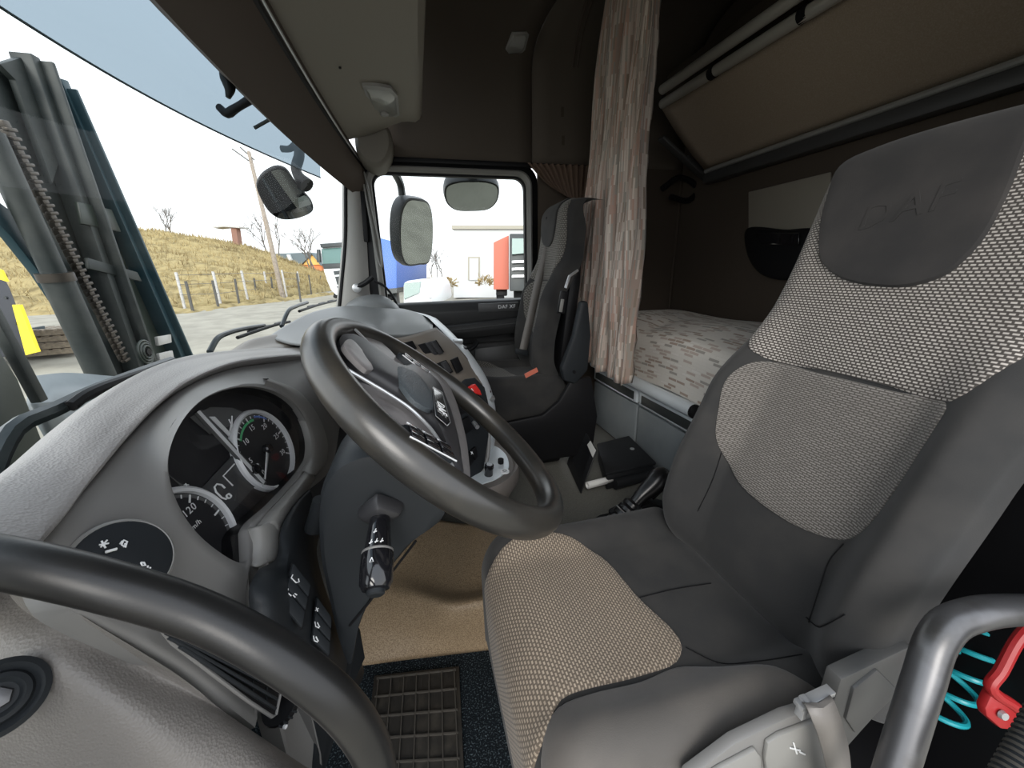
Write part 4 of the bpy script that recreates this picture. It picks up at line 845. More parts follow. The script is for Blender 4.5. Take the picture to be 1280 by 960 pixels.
# ================================================================== SEATS
def edge(q, H, r):
    s = 1 if q >= 0 else -1; q = abs(q)
    if q <= H-r: return s*q, 0.0
    if q <= H-r+math.pi*r/2:
        th = (q-(H-r))/r; return s*(H-r+r*math.sin(th)), r*(1-math.cos(th))
    return s*H, r+(q-(H-r)-math.pi*r/2)
class Seat:
    def __init__(s, xc, yc, zc, bx, bz, lean, L=0.86, wf=1.0, yb=None):
        s.wf = wf; s.xc, s.yc, s.zc = xc, yc, zc; s.base = V((bx, yc if yb is None else yb, bz)); s.lean = math.radians(lean); s.L = L
        s.D = V((math.sin(s.lean), 0, math.cos(s.lean))); s.N = V((-math.cos(s.lean), 0, math.sin(s.lean)))
    def cush(s, a, b, lift=0.0):
        H, W = 0.262, 0.242*s.wf
        pa, da = edge(a, H, 0.065); pb, db = edge(b, W, 0.045)
        bol = 0.030*sstep(0.55, 0.82, abs(b)/W)*(1-sstep(0.8, 1.2, abs(a)/H))
        dish = -0.010*(1-min(1, (b/W)**2))*sstep(-0.2, 0.3, a)
        roll = 0.014*math.exp(-((a+0.17)/0.07)**2)
        na, nb = min(1, da/0.065), min(1, db/0.045)   # the lift follows the surface over the rolled edges
        sa, sb = math.sqrt(max(0, 1-(1-na)**2)), math.sqrt(max(0, 1-(1-nb)**2))
        n = V((math.copysign(sa, a), math.copysign(sb, b), max(0.05, min(1-na, 1-nb)))).normalized()
        return V((s.xc+pa, s.yc+pb, s.zc-da-db+bol+dish+roll))+n*lift
    def hw(s, q): return (0.222-0.026*sstep(0.42, 0.72, q))*s.wf
    def back(s, q, t, lift=0.0):
        W = s.hw(q); half = s.L/2
        ps, ds = edge(q-half, half, 0.075); pt, dt = edge(t, W, 0.05)
        bol = 0.074*sstep(0.50, 0.86, abs(t)/W)*(1-sstep(0.40, 0.62, q))*sstep(-0.05, 0.14, q)
        lumb = 0.018*math.exp(-((q-0.22)/0.13)**2)-0.012*sstep(0.55, 0.8, q)*0
        na, nb = min(1, ds/0.075), min(1, dt/0.05)
        sa, sb = math.sqrt(max(0, 1-(1-na)**2)), math.sqrt(max(0, 1-(1-nb)**2))
        n = (s.D*math.copysign(sa, q-half)+V((0, math.copysign(sb, t), 0))+s.N*max(0.05, min(1-na, 1-nb))).normalized()
        return s.base+s.D*(half+ps)+V((0, pt, 0))+s.N*(bol+lumb-ds-dt)+n*lift
    def patch(s, fn, loop, lift=0.006, rings=14, uvs=1.0):
        n = len(loop); cx = sum(p[0] for p in loop)/n; cy = sum(p[1] for p in loop)/n
        mb = MB(); rows = []; uv = []
        for k in range(rings):
            sh = (1.0, 0.985, 0.965)[k] if k < 3 else 0.965*(1-(k-2)/(rings-3)*0.999); l = (-0.006, lift*0.55, lift*0.9)[k] if k < 3 else lift
            pts = [(cx+(p[0]-cx)*sh, (cy+(p[1]-cy)*sh)*s.wf) for p in loop]
            rows.append([fn(a, b, l) for a, b in pts]); uv.append([(b, a) for a, b in pts])
        mb.grid(rows, True, uv); return mb
def loop2(pts, n=72): return [(p.x, p.y) for p in spl([V((a, b, 0)) for a, b in pts], n, True)]
def frange(a, b, n): return [a+(b-a)*i/(n-1) for i in range(n)]
def build_seat(name, label, seat, loops, wv, floor_z, grp):
    t = thing(name, label, 'seat', (seat.xc, seat.yc, floor_z), grp)
    mb = MB(); mb.grid([[seat.cush(a, b) for b in frange(-0.42, 0.42, 110)] for a in frange(-0.52 if floor_z < 0.05 else -0.38, 0.36, 120)]); cu = mb.build('cushion', 'seat_dark', t)
    o = seat.patch(seat.cush, loops['cush']).build('cushion_insert', wv[0], cu); tag(o, 'dashed woven cloth insert')
    mb = MB(); mb.grid([[seat.back(q, b*(seat.hw(q)+0.085-0.055*sstep(seat.L-0.14, seat.L+0.02, q))) for b in frange(-1, 1, 120)] for q in frange(-0.06, seat.L+0.10, 130)]); bk_ = mb.build('backrest', 'seat_dark', t)
    seat.patch(seat.back, loops['mid'], 0.005).build('lumbar_insert', wv[1], bk_)
    seat.patch(seat.back, loops['up'], 0.006, 22).build('upper_insert', wv[2], bk_)
    hr = seat.patch(seat.back, loops['head'], 0.013, 22).build('headrest_panel', 'headrest', bk_)
    b = seat.base; mb = MB()
    P = [b+seat.N*(-0.05)+V((0, y, 0))+seat.D*q for q, y in ((0.0, -0.2), (0.0, 0.2), (0.5, 0.19), (0.8, 0.13), (0.8, -0.13), (0.5, -0.19))]
    mb.prism(P, seat.N*(-0.06)); mb.build('back_shell', 'black', t, bevel=0.02)
    mb = MB(); mb.box((seat.xc-0.21, seat.yc-0.20, seat.zc-0.20), (seat.xc+0.24, seat.yc+0.20, seat.zc-0.07)); mb.build('seat_pan', 'black', t, bevel=0.01)
    mb = MB(); mb.box((seat.xc-0.17, seat.yc-0.19, floor_z), (seat.xc+0.24, seat.yc+0.19, seat.zc-0.19)); mb.build('pedestal', 'black', t, bevel=0.02)
    return t, cu, bk_
ds = Seat(0.355, -0.620, 0.452, 0.565, 0.415, 17.5, 0.935, 1.0, -0.662)
def cuv(px, py):
    p = atZ(px, py, ds.zc+0.008); return (p.x-ds.xc, p.y-ds.yc)
def buv(px, py, off=0.01):
    p = atP(px, py, ds.base+ds.N*off, ds.N); return ((p-ds.base).dot(ds.D), p.y-ds.base.y)
LO = {}
LO['cush'] = loop2([cuv(*p) for p in ((672,678),(715,677),(750,690),(800,742),(855,800),(850,820),(800,842),(740,864),(700,880))]+[(-0.24, -0.172), (-0.36, -0.185), (-0.43, -0.17), (-0.44, -0.05), (-0.43, 0.12), (-0.36, 0.165), (-0.26, 0.17)])
LO['mid'] = loop2([buv(*p) for p in ((950,454),(1030,467),(1110,486),(1192,508),(1182,540),(1142,610),(1100,660),(1062,677),(1013,665),(962,636),(924,600),(910,562),(918,515),(934,470))])
LO['up'] = loop2([buv(*p) for p in ((957,449),(945,438),(949,395),(968,325),(992,262),(1016,222),(1044,194),(1100,168),(1200,142),(1330,100),(1420,140),(1400,260),(1340,390),(1265,460),(1195,506),(1110,484),(1030,464))])
LO['head'] = loop2([buv(*p) for p in ((1046,206),(1034,240),(1022,290),(1024,326),(1048,348),(1088,358),(1135,359),(1180,345),(1222,308),(1254,255),(1280,190),(1300,120),(1240,130),(1150,155),(1090,180))])
for k in ('up', 'head'): LO[k] = [(min(a, ds.L+0.05), min(ds.hw(a)+0.05, max(-ds.hw(a)-0.01, b))) for a, b in LO[k]]
dseat, dcu, dbk = build_seat('driver_seat', 'large driver seat with dashed woven inserts, nearest the open door', ds, LO, ('weave_seat', 'weave_mid', 'weave'), 0.0, None)
nb = [cuv(*p) for p in ((688, 896), (740, 872), (800, 850), (852, 828), (905, 834), (955, 840), (985, 852))]+[(0.19, -0.262), (0.12, -0.292), (-0.05, -0.305), (-0.20, -0.30), (-0.285, -0.262)]
ds.patch(ds.cush, loop2(nb), 0.005, 20).build('cushion_bolster', 'seat_side', dcu)
# seams
def seam(lines, fn, parent):
    for l in lines:
        mb = MB(); mb.tube(spl([fn(*p) for p in l], 30), 0.0009, 6); mb.build('seam', 'black', parent)
def bsurf(px, py): q, t_ = buv(px, py); return ds.back(q, t_, 0.002)
def csurf(px, py): a, b = cuv(px, py); return ds.cush(a, b, 0.002)
seam([[(1012,778),(1030,730),(1042,700),(1060,680)], [(1008,772),(1032,782),(1070,780),(1100,768)], [(912,566),(900,600),(880,640)]], bsurf, dbk)
seam([[(858,804),(900,826),(945,832),(1000,828)], [(800,742),(845,730),(890,722)]], csurf, dcu)
# logo pressed into the headrest
hq = [buv(*p) for p in ((1070, 268), (1190, 232))]; ho = ds.back(*buv(1128, 262), 0.0135)
text('embossed_lettering', 'DAF', 0.060, ho, ds.back(*hq[1], 0.0135)-ds.back(*hq[0], 0.0135), ds.D, 'headrest', dbk, 0.0004, 0.2)
# grey plastic side trim, controls
def sidepart(name, pts, y, m, parent, d=0.03, bevel=0.004):
    mb = MB(); mb.prism([atY(*p, y) for p in pts], (0, d, 0)); return mb.build(name, m, parent, bevel=bevel)
sidepart('recliner_cover', [(1052,850),(1090,832),(1140,808),(1150,830),(1142,850),(1095,895),(1062,932),(1044,948),(1036,900)], -0.893, 'midgrey', dseat, 0.02, 0.004)
sidepart('recliner_inset', [(1068,862),(1098,838),(1122,862),(1112,875),(1070,918),(1058,900)], -0.897, 'midgrey', dseat, 0.01, 0.003)
sidepart('side_trim', [(860,975),(920,930),(985,898),(1030,884),(1040,900),(1040,1010),(860,1010)], -0.885, 'fascia', dseat, 0.015, 0.004)
sb_ = sidepart('adjuster_button', [(960,930),(975,920),(1022,902),(1028,908),(1034,950),(1034,985),(962,985),(957,950)], -0.891, 'fascia_lt', dseat, 0.006, 0.002)
sidepart('adjuster_button', [(880,975),(900,962),(945,938),(952,948),(952,990),(884,990)], -0.891, 'fascia_lt', dseat, 0.006, 0.002)
strokes('seat_symbol', [[atY(988, 935, -0.8925), atY(1000, 938, -0.8925)], [atY(992, 929, -0.8925), atY(996, 942, -0.8925)], [atY(1000, 940, -0.8925), atY(1006, 943, -0.8925)]], 0.0012, 'white', sb_)

ps = Seat(0.42, 0.685, 0.575, 0.575, 0.54, 7.0, 0.86, 0.86)
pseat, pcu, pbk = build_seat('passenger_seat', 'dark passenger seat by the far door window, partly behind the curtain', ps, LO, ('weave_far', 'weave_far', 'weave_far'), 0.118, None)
mb = MB(); mb.prism([V((x, 0.385, z)) for x, z in ((0.28, 0.20), (0.28, 0.42), (0.52, 0.44), (0.60, 0.50), (0.66, 0.60), (0.76, 0.60), (0.80, 0.40), (0.78, 0.20))], (0, 0.03, 0)); mb.build('side_cover', 'black', pseat, bevel=0.012)
mb = MB(); mb.prism([V((x, 0.365, z)) for x, z in ((0.60, 0.66), (0.615, 0.60), (0.67, 0.58), (0.73, 0.64), (0.74, 0.80), (0.72, 0.95), (0.685, 0.95), (0.655, 0.80))], (0, 0.04, 0)); pa = mb.build('folded_armrest', 'dark', pseat, bevel=0.012)
mb = MB(); mb.lathe([(0.008, 0), (0.008, 0.004)], V((0.66, 0.365, 0.64)), (0, -1, 0), 14); mb.build('armrest_bolt', 'black', pa)
mb = MB(); mb.obox(atY(664, 466, 0.37), (0.028, 0, 0.012), (0, 0.004, 0), (-0.003, 0, 0.009)); tag(mb.build('care_tag', 'redbox', pseat), 'small reddish tag')

# ================================================================== BELTS
bt = thing('seat_belt', 'grey seat belt of the passenger seat running down to its cushion', 'seat belt', atY(650, 445, 0.70))
pth = [atY(694, 270, 0.74), atY(688, 300, 0.72), atY(675, 345, 0.70), atY(664, 395, 0.70), atY(657, 425, 0.70), atY(653, 442, 0.70)]
P = spl(pth, 24); mb = MB(); mb.grid([[p+V((-0.022, 0.0, 0)) for p in P], [p+V((0.022, 0.004, 0)) for p in P]]); mb.build('webbing', 'belt', bt, solid=0.002)
mb = MB(); mb.obox(atY(692, 280, 0.735), (0.03, 0, 0.014), (0, 0.008, 0), (-0.012, 0, 0.045)); mb.build('upper_guide', 'black', bt, bevel=0.006)
mb = MB(); mb.obox(atY(652, 440, 0.695), (0.035, 0, -0.008), (0, 0.008, 0), (0, 0, 0.014)); mb.build('anchor', 'dark', bt, bevel=0.004)
bk2 = thing('belt_buckle', 'black seat belt buckle clipped beside the passenger backrest', 'buckle', V((0.70, 0.345, 0.84)))
mb = MB(); mb.obox(atY(703, 378, 0.34), (0.008, 0, 0.045), (0.016, 0, -0.003), (0, 0.010, 0)); mb.build('buckle_body', 'black', bk2, bevel=0.005)
mb = MB(); mb.tube([atY(707, 360, 0.34), atY(712, 345, 0.345), atY(722, 338, 0.36)], 0.006, 8); mb.build('buckle_tongue', 'silver', bk2)
mb = MB(); mb.obox(atY(702, 382, 0.328), (0.004, 0, 0.026), (0.007, 0, -0.001), (0, 0.003, 0)); mb.build('buckle_face', 'frame', bk2, bevel=0.002)
dbelt = thing('lap_belt', 'taupe lap belt looping over the driver seat side trim', 'seat belt', atY(1040, 950, -0.90))
ctr = [(1018, 874, -0.895), (1024, 878, -0.905), (1030, 892, -0.912), (1040, 920, -0.916), (1047, 950, -0.918), (1050, 990, -0.918), (1050, 1040, -0.91)]
P = spl([atY(*p) for p in ctr], 24); mb = MB(); mb.grid([[p+V((-0.021, 0, 0.004)) for p in P], [p+V((0, -0.003, 0)) for p in P], [p+V((0.021, 0, 0.0)) for p in P]]); mb.build('webbing', 'belt', dbelt, solid=0.002)
mb = MB(); mb.obox(atY(1018, 872, -0.895), (0.026, 0, 0.003), (0, 0.006, 0), (0, 0, 0.0035)); mb.build('belt_slot', 'silver', dbelt, bevel=0.001)
mb = MB(); mb.obox(atY(1003, 884, -0.895), (0.004, 0, 0.0), (0, 0.005, 0), (0, 0, 0.016)); mb.build('slot_edge', 'silver', dbelt, bevel=0.001)

# ================================================================== BUNK AND SLEEPING AREA
lk = thing('bunk_locker', 'blue-grey storage locker under the lower bunk', 'locker', (1.3, 0.0, 0.118))
mb = MB(); mb.box((1.065, -0.98, 0.118), (1.58, 0.935, 0.50)); mb.build('locker_body', 'locker', lk, bevel=0.006)
mb = MB(); mb.box((1.05, -0.98, 0.505), (1.58, 0.94, 0.53)); mb.build('locker_lid', 'locker_lt', lk, bevel=0.012)
for y0, y1 in ((0.445, 0.925), (-0.05, 0.430), (-0.545, -0.065)):
    mb = MB(); mb.box((1.048, y0, 0.130), (1.066, y1, 0.405)); d_ = mb.build('locker_door', 'locker', lk, bevel=0.008)
    mb = MB(); mb.box((1.044, y0, 0.415), (1.066, y1, 0.50)); w_ = mb.build('pocket_frame', 'locker_lt', lk, bevel=0.010, seg=3)
    mb = MB(); mb.box((1.0415, y0+0.025, 0.428), (1.050, y1-0.025, 0.474)); mb.build('pocket_window', 'truckdark', w_, bevel=0.004)
    mb = MB(); mb.tube([V((1.041, y0+0.02, 0.424)), V((1.041, y1-0.02, 0.424))], 0.0022, 6); mb.build('pocket_lip', 'silver', w_)
mb = MB(); mb.tube([V((1.03, y, 0.530)) for y in (0.90, 0.5, 0.03)], 0.030, 16); ra = mb.build('front_rail', 'locker_lt', lk)
mb = MB(); mb.lathe([(0.029, 0), (0.029, 0.012), (0.02, 0.018)], V((1.03, 0.03, 0.530)), (0, -1, 0), 16); mb.build('rail_cap', 'black', ra)
# mattress
def matt(u, v):
    x, dx = edge(u, 0.252, 0.055); y, dy = edge(v, 0.955, 0.06)
    z = 0.825-dx-dy+0.006*math.sin(9*y+3*x)-0.012*math.exp(-((y-0.55)/0.05)**2)*max(0, 1-abs(u+0.1)/0.2)-0.05*sstep(0.0, 0.26, -u)
    return V((1.34+x, y, z))
us = frange(-0.47, 0.30, 40); vs_ = frange(-1.10, 1.08, 110)
mb = MB(); mb.grid([[matt(u, v) for v in vs_] for u in us], False, [[(v, u) for v in vs_] for u in us])
tag(mb.build('bunk_mattress', 'mattress', None), 'cream mattress printed with brown dashes on the lower bunk', 'mattress')
# upper bunk folded up
ub = thing('upper_bunk', 'upper bunk folded up, brown cloth underside and two metal tubes', 'bunk', (1.45, 0, 1.50))
A0, B0 = V((1.565, 0.76, 1.565)), V((1.29, 0.80, 1.85)); dY = V((0, -1.72, 0)); nn = V((-0.72, 0, -0.69))
mb = MB(); rows = [[A0.lerp(B0, k/8)+dY*(j/30)+nn*(0.012*math.sin(math.pi*k/8)) for j in range(31)] for k in range(9)]
mb.grid(rows); mb.build('bunk_underside', 'bunkpanel', ub, solid=-0.06)
mb = MB(); mb.box((1.535, -0.95, 1.50), (1.595, 0.74, 1.548)); mb.build('hinge_profile', 'trim_lt', ub, bevel=0.008)
mb = MB(); mb.tube([V((1.548, 0.74, 1.560)), V((1.548, -0.95, 1.560))], 0.011, 10); mb.build('hinge_rail', 'fascia_lt', ub)
mb = MB(); mb.tube([atX(828, 130, 1.27), atX(1150, -72, 1.27)], 0.021, 16); t1 = mb.build('front_tube', 'tubes', ub)
for px, py in ((888, 93), (1001, 21)):
    p = atX(px, py, 1.27); mb = MB(); mb.tube([p, p+V((0, -0.03, 0))], 0.0225, 14); mb.build('tube_joint', 'black', t1)
mb = MB(); mb.tube([atX(828, 112, 1.24), atX(1150, -112, 1.24)], 0.021, 16); mb.build('front_tube', 'tubes', ub)
mb = MB(); mb.box((1.34, -0.95, 1.90), (1.58, 0.86, 2.02)); mb.build('bunk_back', 'wall', ub, bevel=0.02)
hb = thing('bunk_stay', 'dark grey folding stay at the far end of the upper bunk', 'bracket', atY(865, 215, 0.86))
mb = MB(); mb.beam(atY(826, 172, 0.80), atY(896, 236, 0.80), 0.018, 0.045, (0, 1, 0)); mb.build('stay_arm', 'trim_lt', hb, bevel=0.006)
mb = MB(); mb.beam(atY(858, 196, 0.84), atY(902, 240, 0.84), 0.018, 0.04, (0, 1, 0)); mb.build('stay_arm', 'trim_lt', hb, bevel=0.006)
mb = MB(); mb.tube(spl([atY(828, 236, 0.88), atY(850, 222, 0.88), atY(872, 238, 0.88), atY(862, 250, 0.88), atY(838, 246, 0.88)], 24), 0.016, 8); mb.build('strap_bundle', 'black', hb)
# pocket organiser on the rear wall
og = thing('wall_organiser', 'black wall pocket below a beige panel on the rear wall', 'organiser', atX(975, 345, 1.59))
P = [atX(*p, 1.594) for p in ((937, 240), (1040, 215), (1040, 290), (937, 290))]; mb = MB(); mb.prism(P, (-0.008, 0, 0)); mb.build('beige_panel', 'shelf', og, bevel=0.003)
P = [p for p in spl([atX(*p, 1.592) for p in ((936, 288), (985, 287), (1030, 290), (1025, 340), (985, 350), (955, 342), (940, 322))], 40, True)]
c_ = sum(P, V((0, 0, 0)))/40; pillow(c_, P, [(1.0, 0.0), (1.0, 0.02), (0.9, 0.03), (0.5, 0.034)], V((-1, 0, 0))).build('pocket', 'black', og)
P = [atX(*p, 1.552) for p in ((945, 291), (1000, 291), (1000, 306), (955, 306), (948, 300))]; mb = MB(); mb.prism(P, (-0.006, 0, 0)); mb.build('pocket_flap', 'gloss', og, bevel=0.003)

# ================================================================== CURTAINS
def fold(u, k): return math.sin(u*2*math.pi*k)+0.45*math.sin(u*2*math.pi*k*1.7+1.3)
mb = MB(); rows = []; uv = []
NV, NU = 60, 240
for i in range(NV):
    t = i/(NV-1); z = 2.27+(0.60-2.27)*t
    yl = 0.565+(0.885-0.565)*(t**0.8); yr = 0.215+0.07*t+0.02*math.sin(t*5)
    r = []; q = []
    for j in range(NU):
        u = j/(NU-1); amp = 0.030+0.014*t
        y = yl+(yr-yl)*u+0.006*math.sin(u*40+t*6); x = 0.875-amp*(2*abs(math.sin(math.pi*(7.5*(u+0.015*math.sin(t*4+u*9)))))**0.65-1.2)*(0.7+0.3*math.sin(u*19+2))+0.006*math.sin(t*17+u*23)
        r.append(V((x, y, z-0.02*u*t+(0.004*math.sin(u*40) if i == NV-1 else 0)))); q.append((z, u*1.25))
    rows.append(r); uv.append(q)
mb.grid(rows, False, uv)
tag(mb.build('sleeper_curtain', 'curtain', None, solid=0.002, autosm=180), 'long pleated curtain printed in pink, beige and brown dashes', 'curtain')
cr = thing('curtain_rail', 'slim brown curtain rail curving along the ceiling', 'rail', (0.90, 0.8, 2.05))
for dx in (-0.012, 0.012):
    mb = MB(); mb.tube(spl([V((0.895+dx, 0.978, 2.06)), V((0.895+dx, 0.93, 2.165)), V((0.895+dx, 0.85, 2.235)), V((0.895+dx, 0.74, 2.275)), V((0.895+dx, 0.6, 2.288)), V((0.895+dx, 0.2, 2.290))], 30), 0.007, 8); mb.build('rail_bar', 'header', cr)
mb = MB(); rows = []; uv = []
tops = spl([atY(x, y, 0.965) for x, y in ((658, 205), (680, 206), (705, 207), (738, 208))], 60)
bots = spl([atY(x, y, 0.955) for x, y in ((690, 236), (706, 246), (716, 251), (730, 250))], 60)
for i in range(20):
    t = i/19; r = []; q = []
    for j in range(60):
        p = tops[j].lerp(bots[j], t**0.8); p = p+V((0, -0.020-0.014*(1-t*0.6)*math.sin(j*1.15), -0.012*math.sin(t*math.pi)*(1-j/59)))
        r.append(p); q.append((t*0.3, j*0.012))
    rows.append(r); uv.append(q)
mb.grid(rows, False, uv)
tag(mb.build('door_curtain', 'door_curtain', None, solid=0.002, autosm=180), 'small brown curtain gathered at the corner of the passenger window', 'curtain')

# ================================================================== OVERHEAD LAMPS
def lamp(name, label, px_loop, zc, n, size):
    c = sum([V((*p, 0)) for p in px_loop], V((0, 0, 0)))/len(px_loop); o = zc
    t = thing(name, label, 'lamp', o)
    L_ = [atP(*p, o, n) for p in px_loop]; cL = sum(L_, V((0, 0, 0)))/len(L_)
    mb = MB(); mb.grid([[p-n*0.004 for p in L_], [p+n*0.006 for p in L_], [cL+(p-cL)*0.84+n*0.008 for p in L_]], True); mb.build('bezel', 'fascia_lt', t, autosm=60)
    mb = MB(); mb.grid([[cL+(p-cL)*0.84+n*0.0075 for p in L_], [cL+(p-cL)*0.70+n*0.014 for p in L_]], True); k = len(L_); mb.f.append(tuple(k+i for i in range(k))); mb.build('lamp_lens', 'clear', t)
    mb = MB(); mb.prism([cL+(p-cL)*0.8 for p in L_], n*0.003); mb.build('reflector', 'silver', t)
    return t, cL
n1 = V((0.08, 0.0, -1)).normalized()
l1, c1 = lamp('reading_lamp', 'clear reading lamp under the overhead shelf', [(452, 104), (470, 105), (488, 108), (497, 118), (499, 142), (490, 147), (472, 145), (462, 130)], V((-0.05, 0.62, 1.712)), n1, 1)
mb = MB(); mb.lathe([(0.018, 0), (0.017, 0.012), (0.010, 0.017)], atP(480, 139, c1+n1*0.008, n1), n1, 20); mb.build('lamp_knob', 'fascia_lt', l1)
n2 = V((0.0, -0.80, -0.6)).normalized()
l2, c2 = lamp('ceiling_lamp', 'small ceiling lamp above the passenger window', [(640, 40), (658, 39), (661, 43), (656, 62), (650, 68), (632, 70), (630, 64)], V((0.61, 0.945, 2.135)), n2, 1)

# ================================================================== CONTROLS AND LOOSE THINGS
gl = thing('gear_lever', 'glossy black gear lever beside the driver seat', 'gear lever', atY(788, 645, -0.24)+V((0, 0, -0.12)))
g0, g1_, g2 = atY(780, 646, -0.24), atY(800, 622, -0.235), atY(832, 592, -0.225); ga = (g1_-g0).normalized()
mb = MB(); mb.lathe([(0.044, -0.07), (0.038, -0.02), (0.032, -0.008), (0.038, -0.002), (0.038, 0.010), (0.031, 0.014), (0.036, 0.019), (0.036, 0.030), (0.029, 0.034), (0.033, 0.039), (0.033, 0.050), (0.024, 0.058)], g0, ga, 24); mb.build('lever_boot', 'lever', gl)
mb = MB(); mb.lathe([(0.0375, 0.0105), (0.0395, 0.0125), (0.0375, 0.0145)], g0, ga, 24, False); mb.build('boot_ring', 'silver', gl)
mb = MB(); mb.tube(spl([g0+ga*0.03, g1_+ga*0.01, g1_.lerp(g2, 0.5), g2-V((0.004, 0, 0.002)), g2+V((0.012, 0, 0.0))], 20), [0.021, 0.0205, 0.020, 0.020, 0.0205, 0.0215, 0.0225, 0.024, 0.026, 0.028, 0.030, 0.0315, 0.033, 0.034, 0.034, 0.033, 0.030, 0.025, 0.018, 0.007], 20); mb.build('lever_knob', 'lever', gl)
mb = MB(); mb.obox(g1_.lerp(g2, 0.35)+V((0.012, -0.006, -0.012)), (0.012, 0, 0.01), (0, 0.014, 0), (-0.006, 0, 0.008)); mb.build('range_switch', 'black', gl, bevel=0.003)
mb = MB(); mb.prism([atY(*p, -0.25) for p in ((770, 650), (790, 640), (815, 628), (850, 640), (855, 690), (780, 690))], (0, 0.06, 0)); mb.build('lever_base', 'black', gl, bevel=0.01)
mb = MB(); mb.box((0.50, -0.33, 0.0), (0.80, -0.16, 0.30)); mb.build('lever_console', 'black', gl, bevel=0.03)

fo = thing('document_folder', 'open black document folder lying on the cab floor', 'folder', atZ(765, 585, 0.12))
a_, b_ = atZ(710, 580, 0.124), atZ(727, 617, 0.124); c_, d_ = atY(725, 528, a_.y+0.03), atY(747, 563, b_.y+0.05)
fn_ = (b_-a_).cross(c_-a_).normalized()
mb = MB(); mb.prism([a_, b_, d_, c_], fn_*0.006); flap = mb.build('raised_cover', 'folder', fo, bevel=0.001)
sgn = 1 if fn_.dot(CAM-a_) > 0 else -1
mb = MB(); of = fn_*(0.0065 if sgn > 0 else -0.0005); mb.prism([atP(*p, a_+of, fn_) for p in ((734, 556), (738, 551), (745, 563), (741, 572))], fn_*0.0006*sgn); lab = mb.build('white_label', 'paper', flap)
q0, q1, q2, q3 = [atZ(*p, 0.205) for p in ((746, 557), (786, 547), (820, 581), (757, 595))]
mb = MB(); mb.prism([q0, q1, q2, q3], (0, 0, 0.012)); cov = mb.build('folder_cover', 'folder', fo, bevel=0.003)
mb = MB(); mb.lathe([(0.011, 0.012), (0.011, 0.015), (0.006, 0.016)], atZ(790, 564, 0.205), (0, 0, 1), 18); mb.build('press_stud', 'silver', cov)
ctr_ = (q0+q1+q2+q3)/4; mb = MB(); mb.prism([ctr_+(p-ctr_)*0.94+V((0, 0, -0.082)) for p in (q0, q1, q2, q3)], (0, 0, 0.078)); mb.build('document_stack', 'folder', fo, bevel=0.01)
mb = MB(); mb.tube([atZ(768, 605, 0.155), atZ(818, 591, 0.155)], 0.026, 14); mb.build('rolled_spine', 'folder', fo)
pr_ = thing('paper_roll', 'rolled white paper tucked into the black folder', 'paper', atZ(748, 606, 0.14))
mb = MB(); P = spl([atZ(734, 607, 0.165), atZ(768, 598, 0.165)], 4); ax3 = (P[-1]-P[0]).normalized(); sx = ax3.cross(V((0, 0, 1))).normalized()
rows = []
for k in range(30):
    th = k/29*4*math.pi; rr = 0.017-0.004*k/29; rows.append([P[0]+sx*rr*math.cos(th)+V((0, 0, 1))*rr*math.sin(th), P[-1]+sx*rr*math.cos(th)+V((0, 0, 1))*rr*math.sin(th)])
mb.grid(rows); mb.build('paper_sheet', 'paper', pr_, solid=0.0015)
# rubber mat
fm = thing('floor_mat', 'black ribbed rubber mat in the driver footwell', 'mat', atZ(520, 900, 0.0))
c00, c10, c11, c01 = [atZ(*p, 0.004) for p in ((468, 846), (574, 834), (584, 1040), (446, 1040))]
mb = MB(); mb.prism([c00, c10, c11, c01], (0, 0, 0.006)); mb.build('mat_sheet', 'mat', fm, bevel=0.003)
def mq(u, v): return c00.lerp(c10, u).lerp(c01.lerp(c11, u), v)+V((0, 0, 0.010))
for k in range(7):
    u = 0.06+0.88*k/6; mb = MB(); mb.beam(mq(u, 0.03), mq(u, 0.97), 0.0028, 0.005); mb.build('mat_rib', 'matrib', fm)
for k in range(7):
    v = 0.04+0.92*k/6; mb = MB(); mb.beam(mq(0.04, v), mq(0.96, v), 0.0032, 0.0055); mb.build('mat_rib', 'matrib', fm)
# grab handles
gh = thing('grab_handle', 'thick black curved grab handle across the dashboard end', 'handle', atD(488, 1100, 0.36))
pth = [(-420, 760, .30), (-330, 705, .25), (-140, 684, .225), (0, 702, .225), (130, 731, .235), (250, 769, .25), (350, 822, .255), (418, 874, .265), (458, 925, .28), (476, 985, .30), (480, 1060, .33), (465, 1130, .37)]
mb = MB(); mb.tube(spl([atD(*p) for p in pth], 70), 0.0146, 20); mb.build('handle_bar', 'rubber', gh)
for p in (pth[0], pth[-1]):
    e_ = atD(*p); mb = MB(); mb.lathe([(0.034, -0.03), (0.034, 0.0), (0.024, 0.012)], e_, (CAM-e_), 20); mb.build('handle_foot', 'dark', gh)
gs = thing('entry_rail', 'bent grey steel entry rail beside the driver seat', 'rail', atD(1080, 1060, 0.36))
pth = [(1060, 1160, .39), (1090, 1060, .395), (1120, 960, .40), (1155, 848, .405), (1170, 802, .41), (1187, 780, .415), (1217, 768, .42), (1285, 762, .44), (1390, 770, .46)]
mb = MB(); mb.tube(spl([atD(*p) for p in pth], 60), 0.0168, 20); mb.build('rail_tube', 'steel', gs)
mb = MB(); mb.lathe([(0.035, -0.02), (0.035, 0.0), (0.026, 0.01)], atD(*pth[0]), atD(*pth[1])-atD(*pth[0]), 18); mb.build('rail_foot', 'dark', gs)
gt = thing('step_rail', 'pale ribbed grab tube at the bottom corner by the door', 'rail', atD(1230, 1040, 0.33))
p0, p1 = atD(1250, 1040, .33), atD(1358, 842, .36)
mb = MB(); mb.tube([p0, p1], 0.020, 18); gto = mb.build('rail_tube', 'dark', gt)
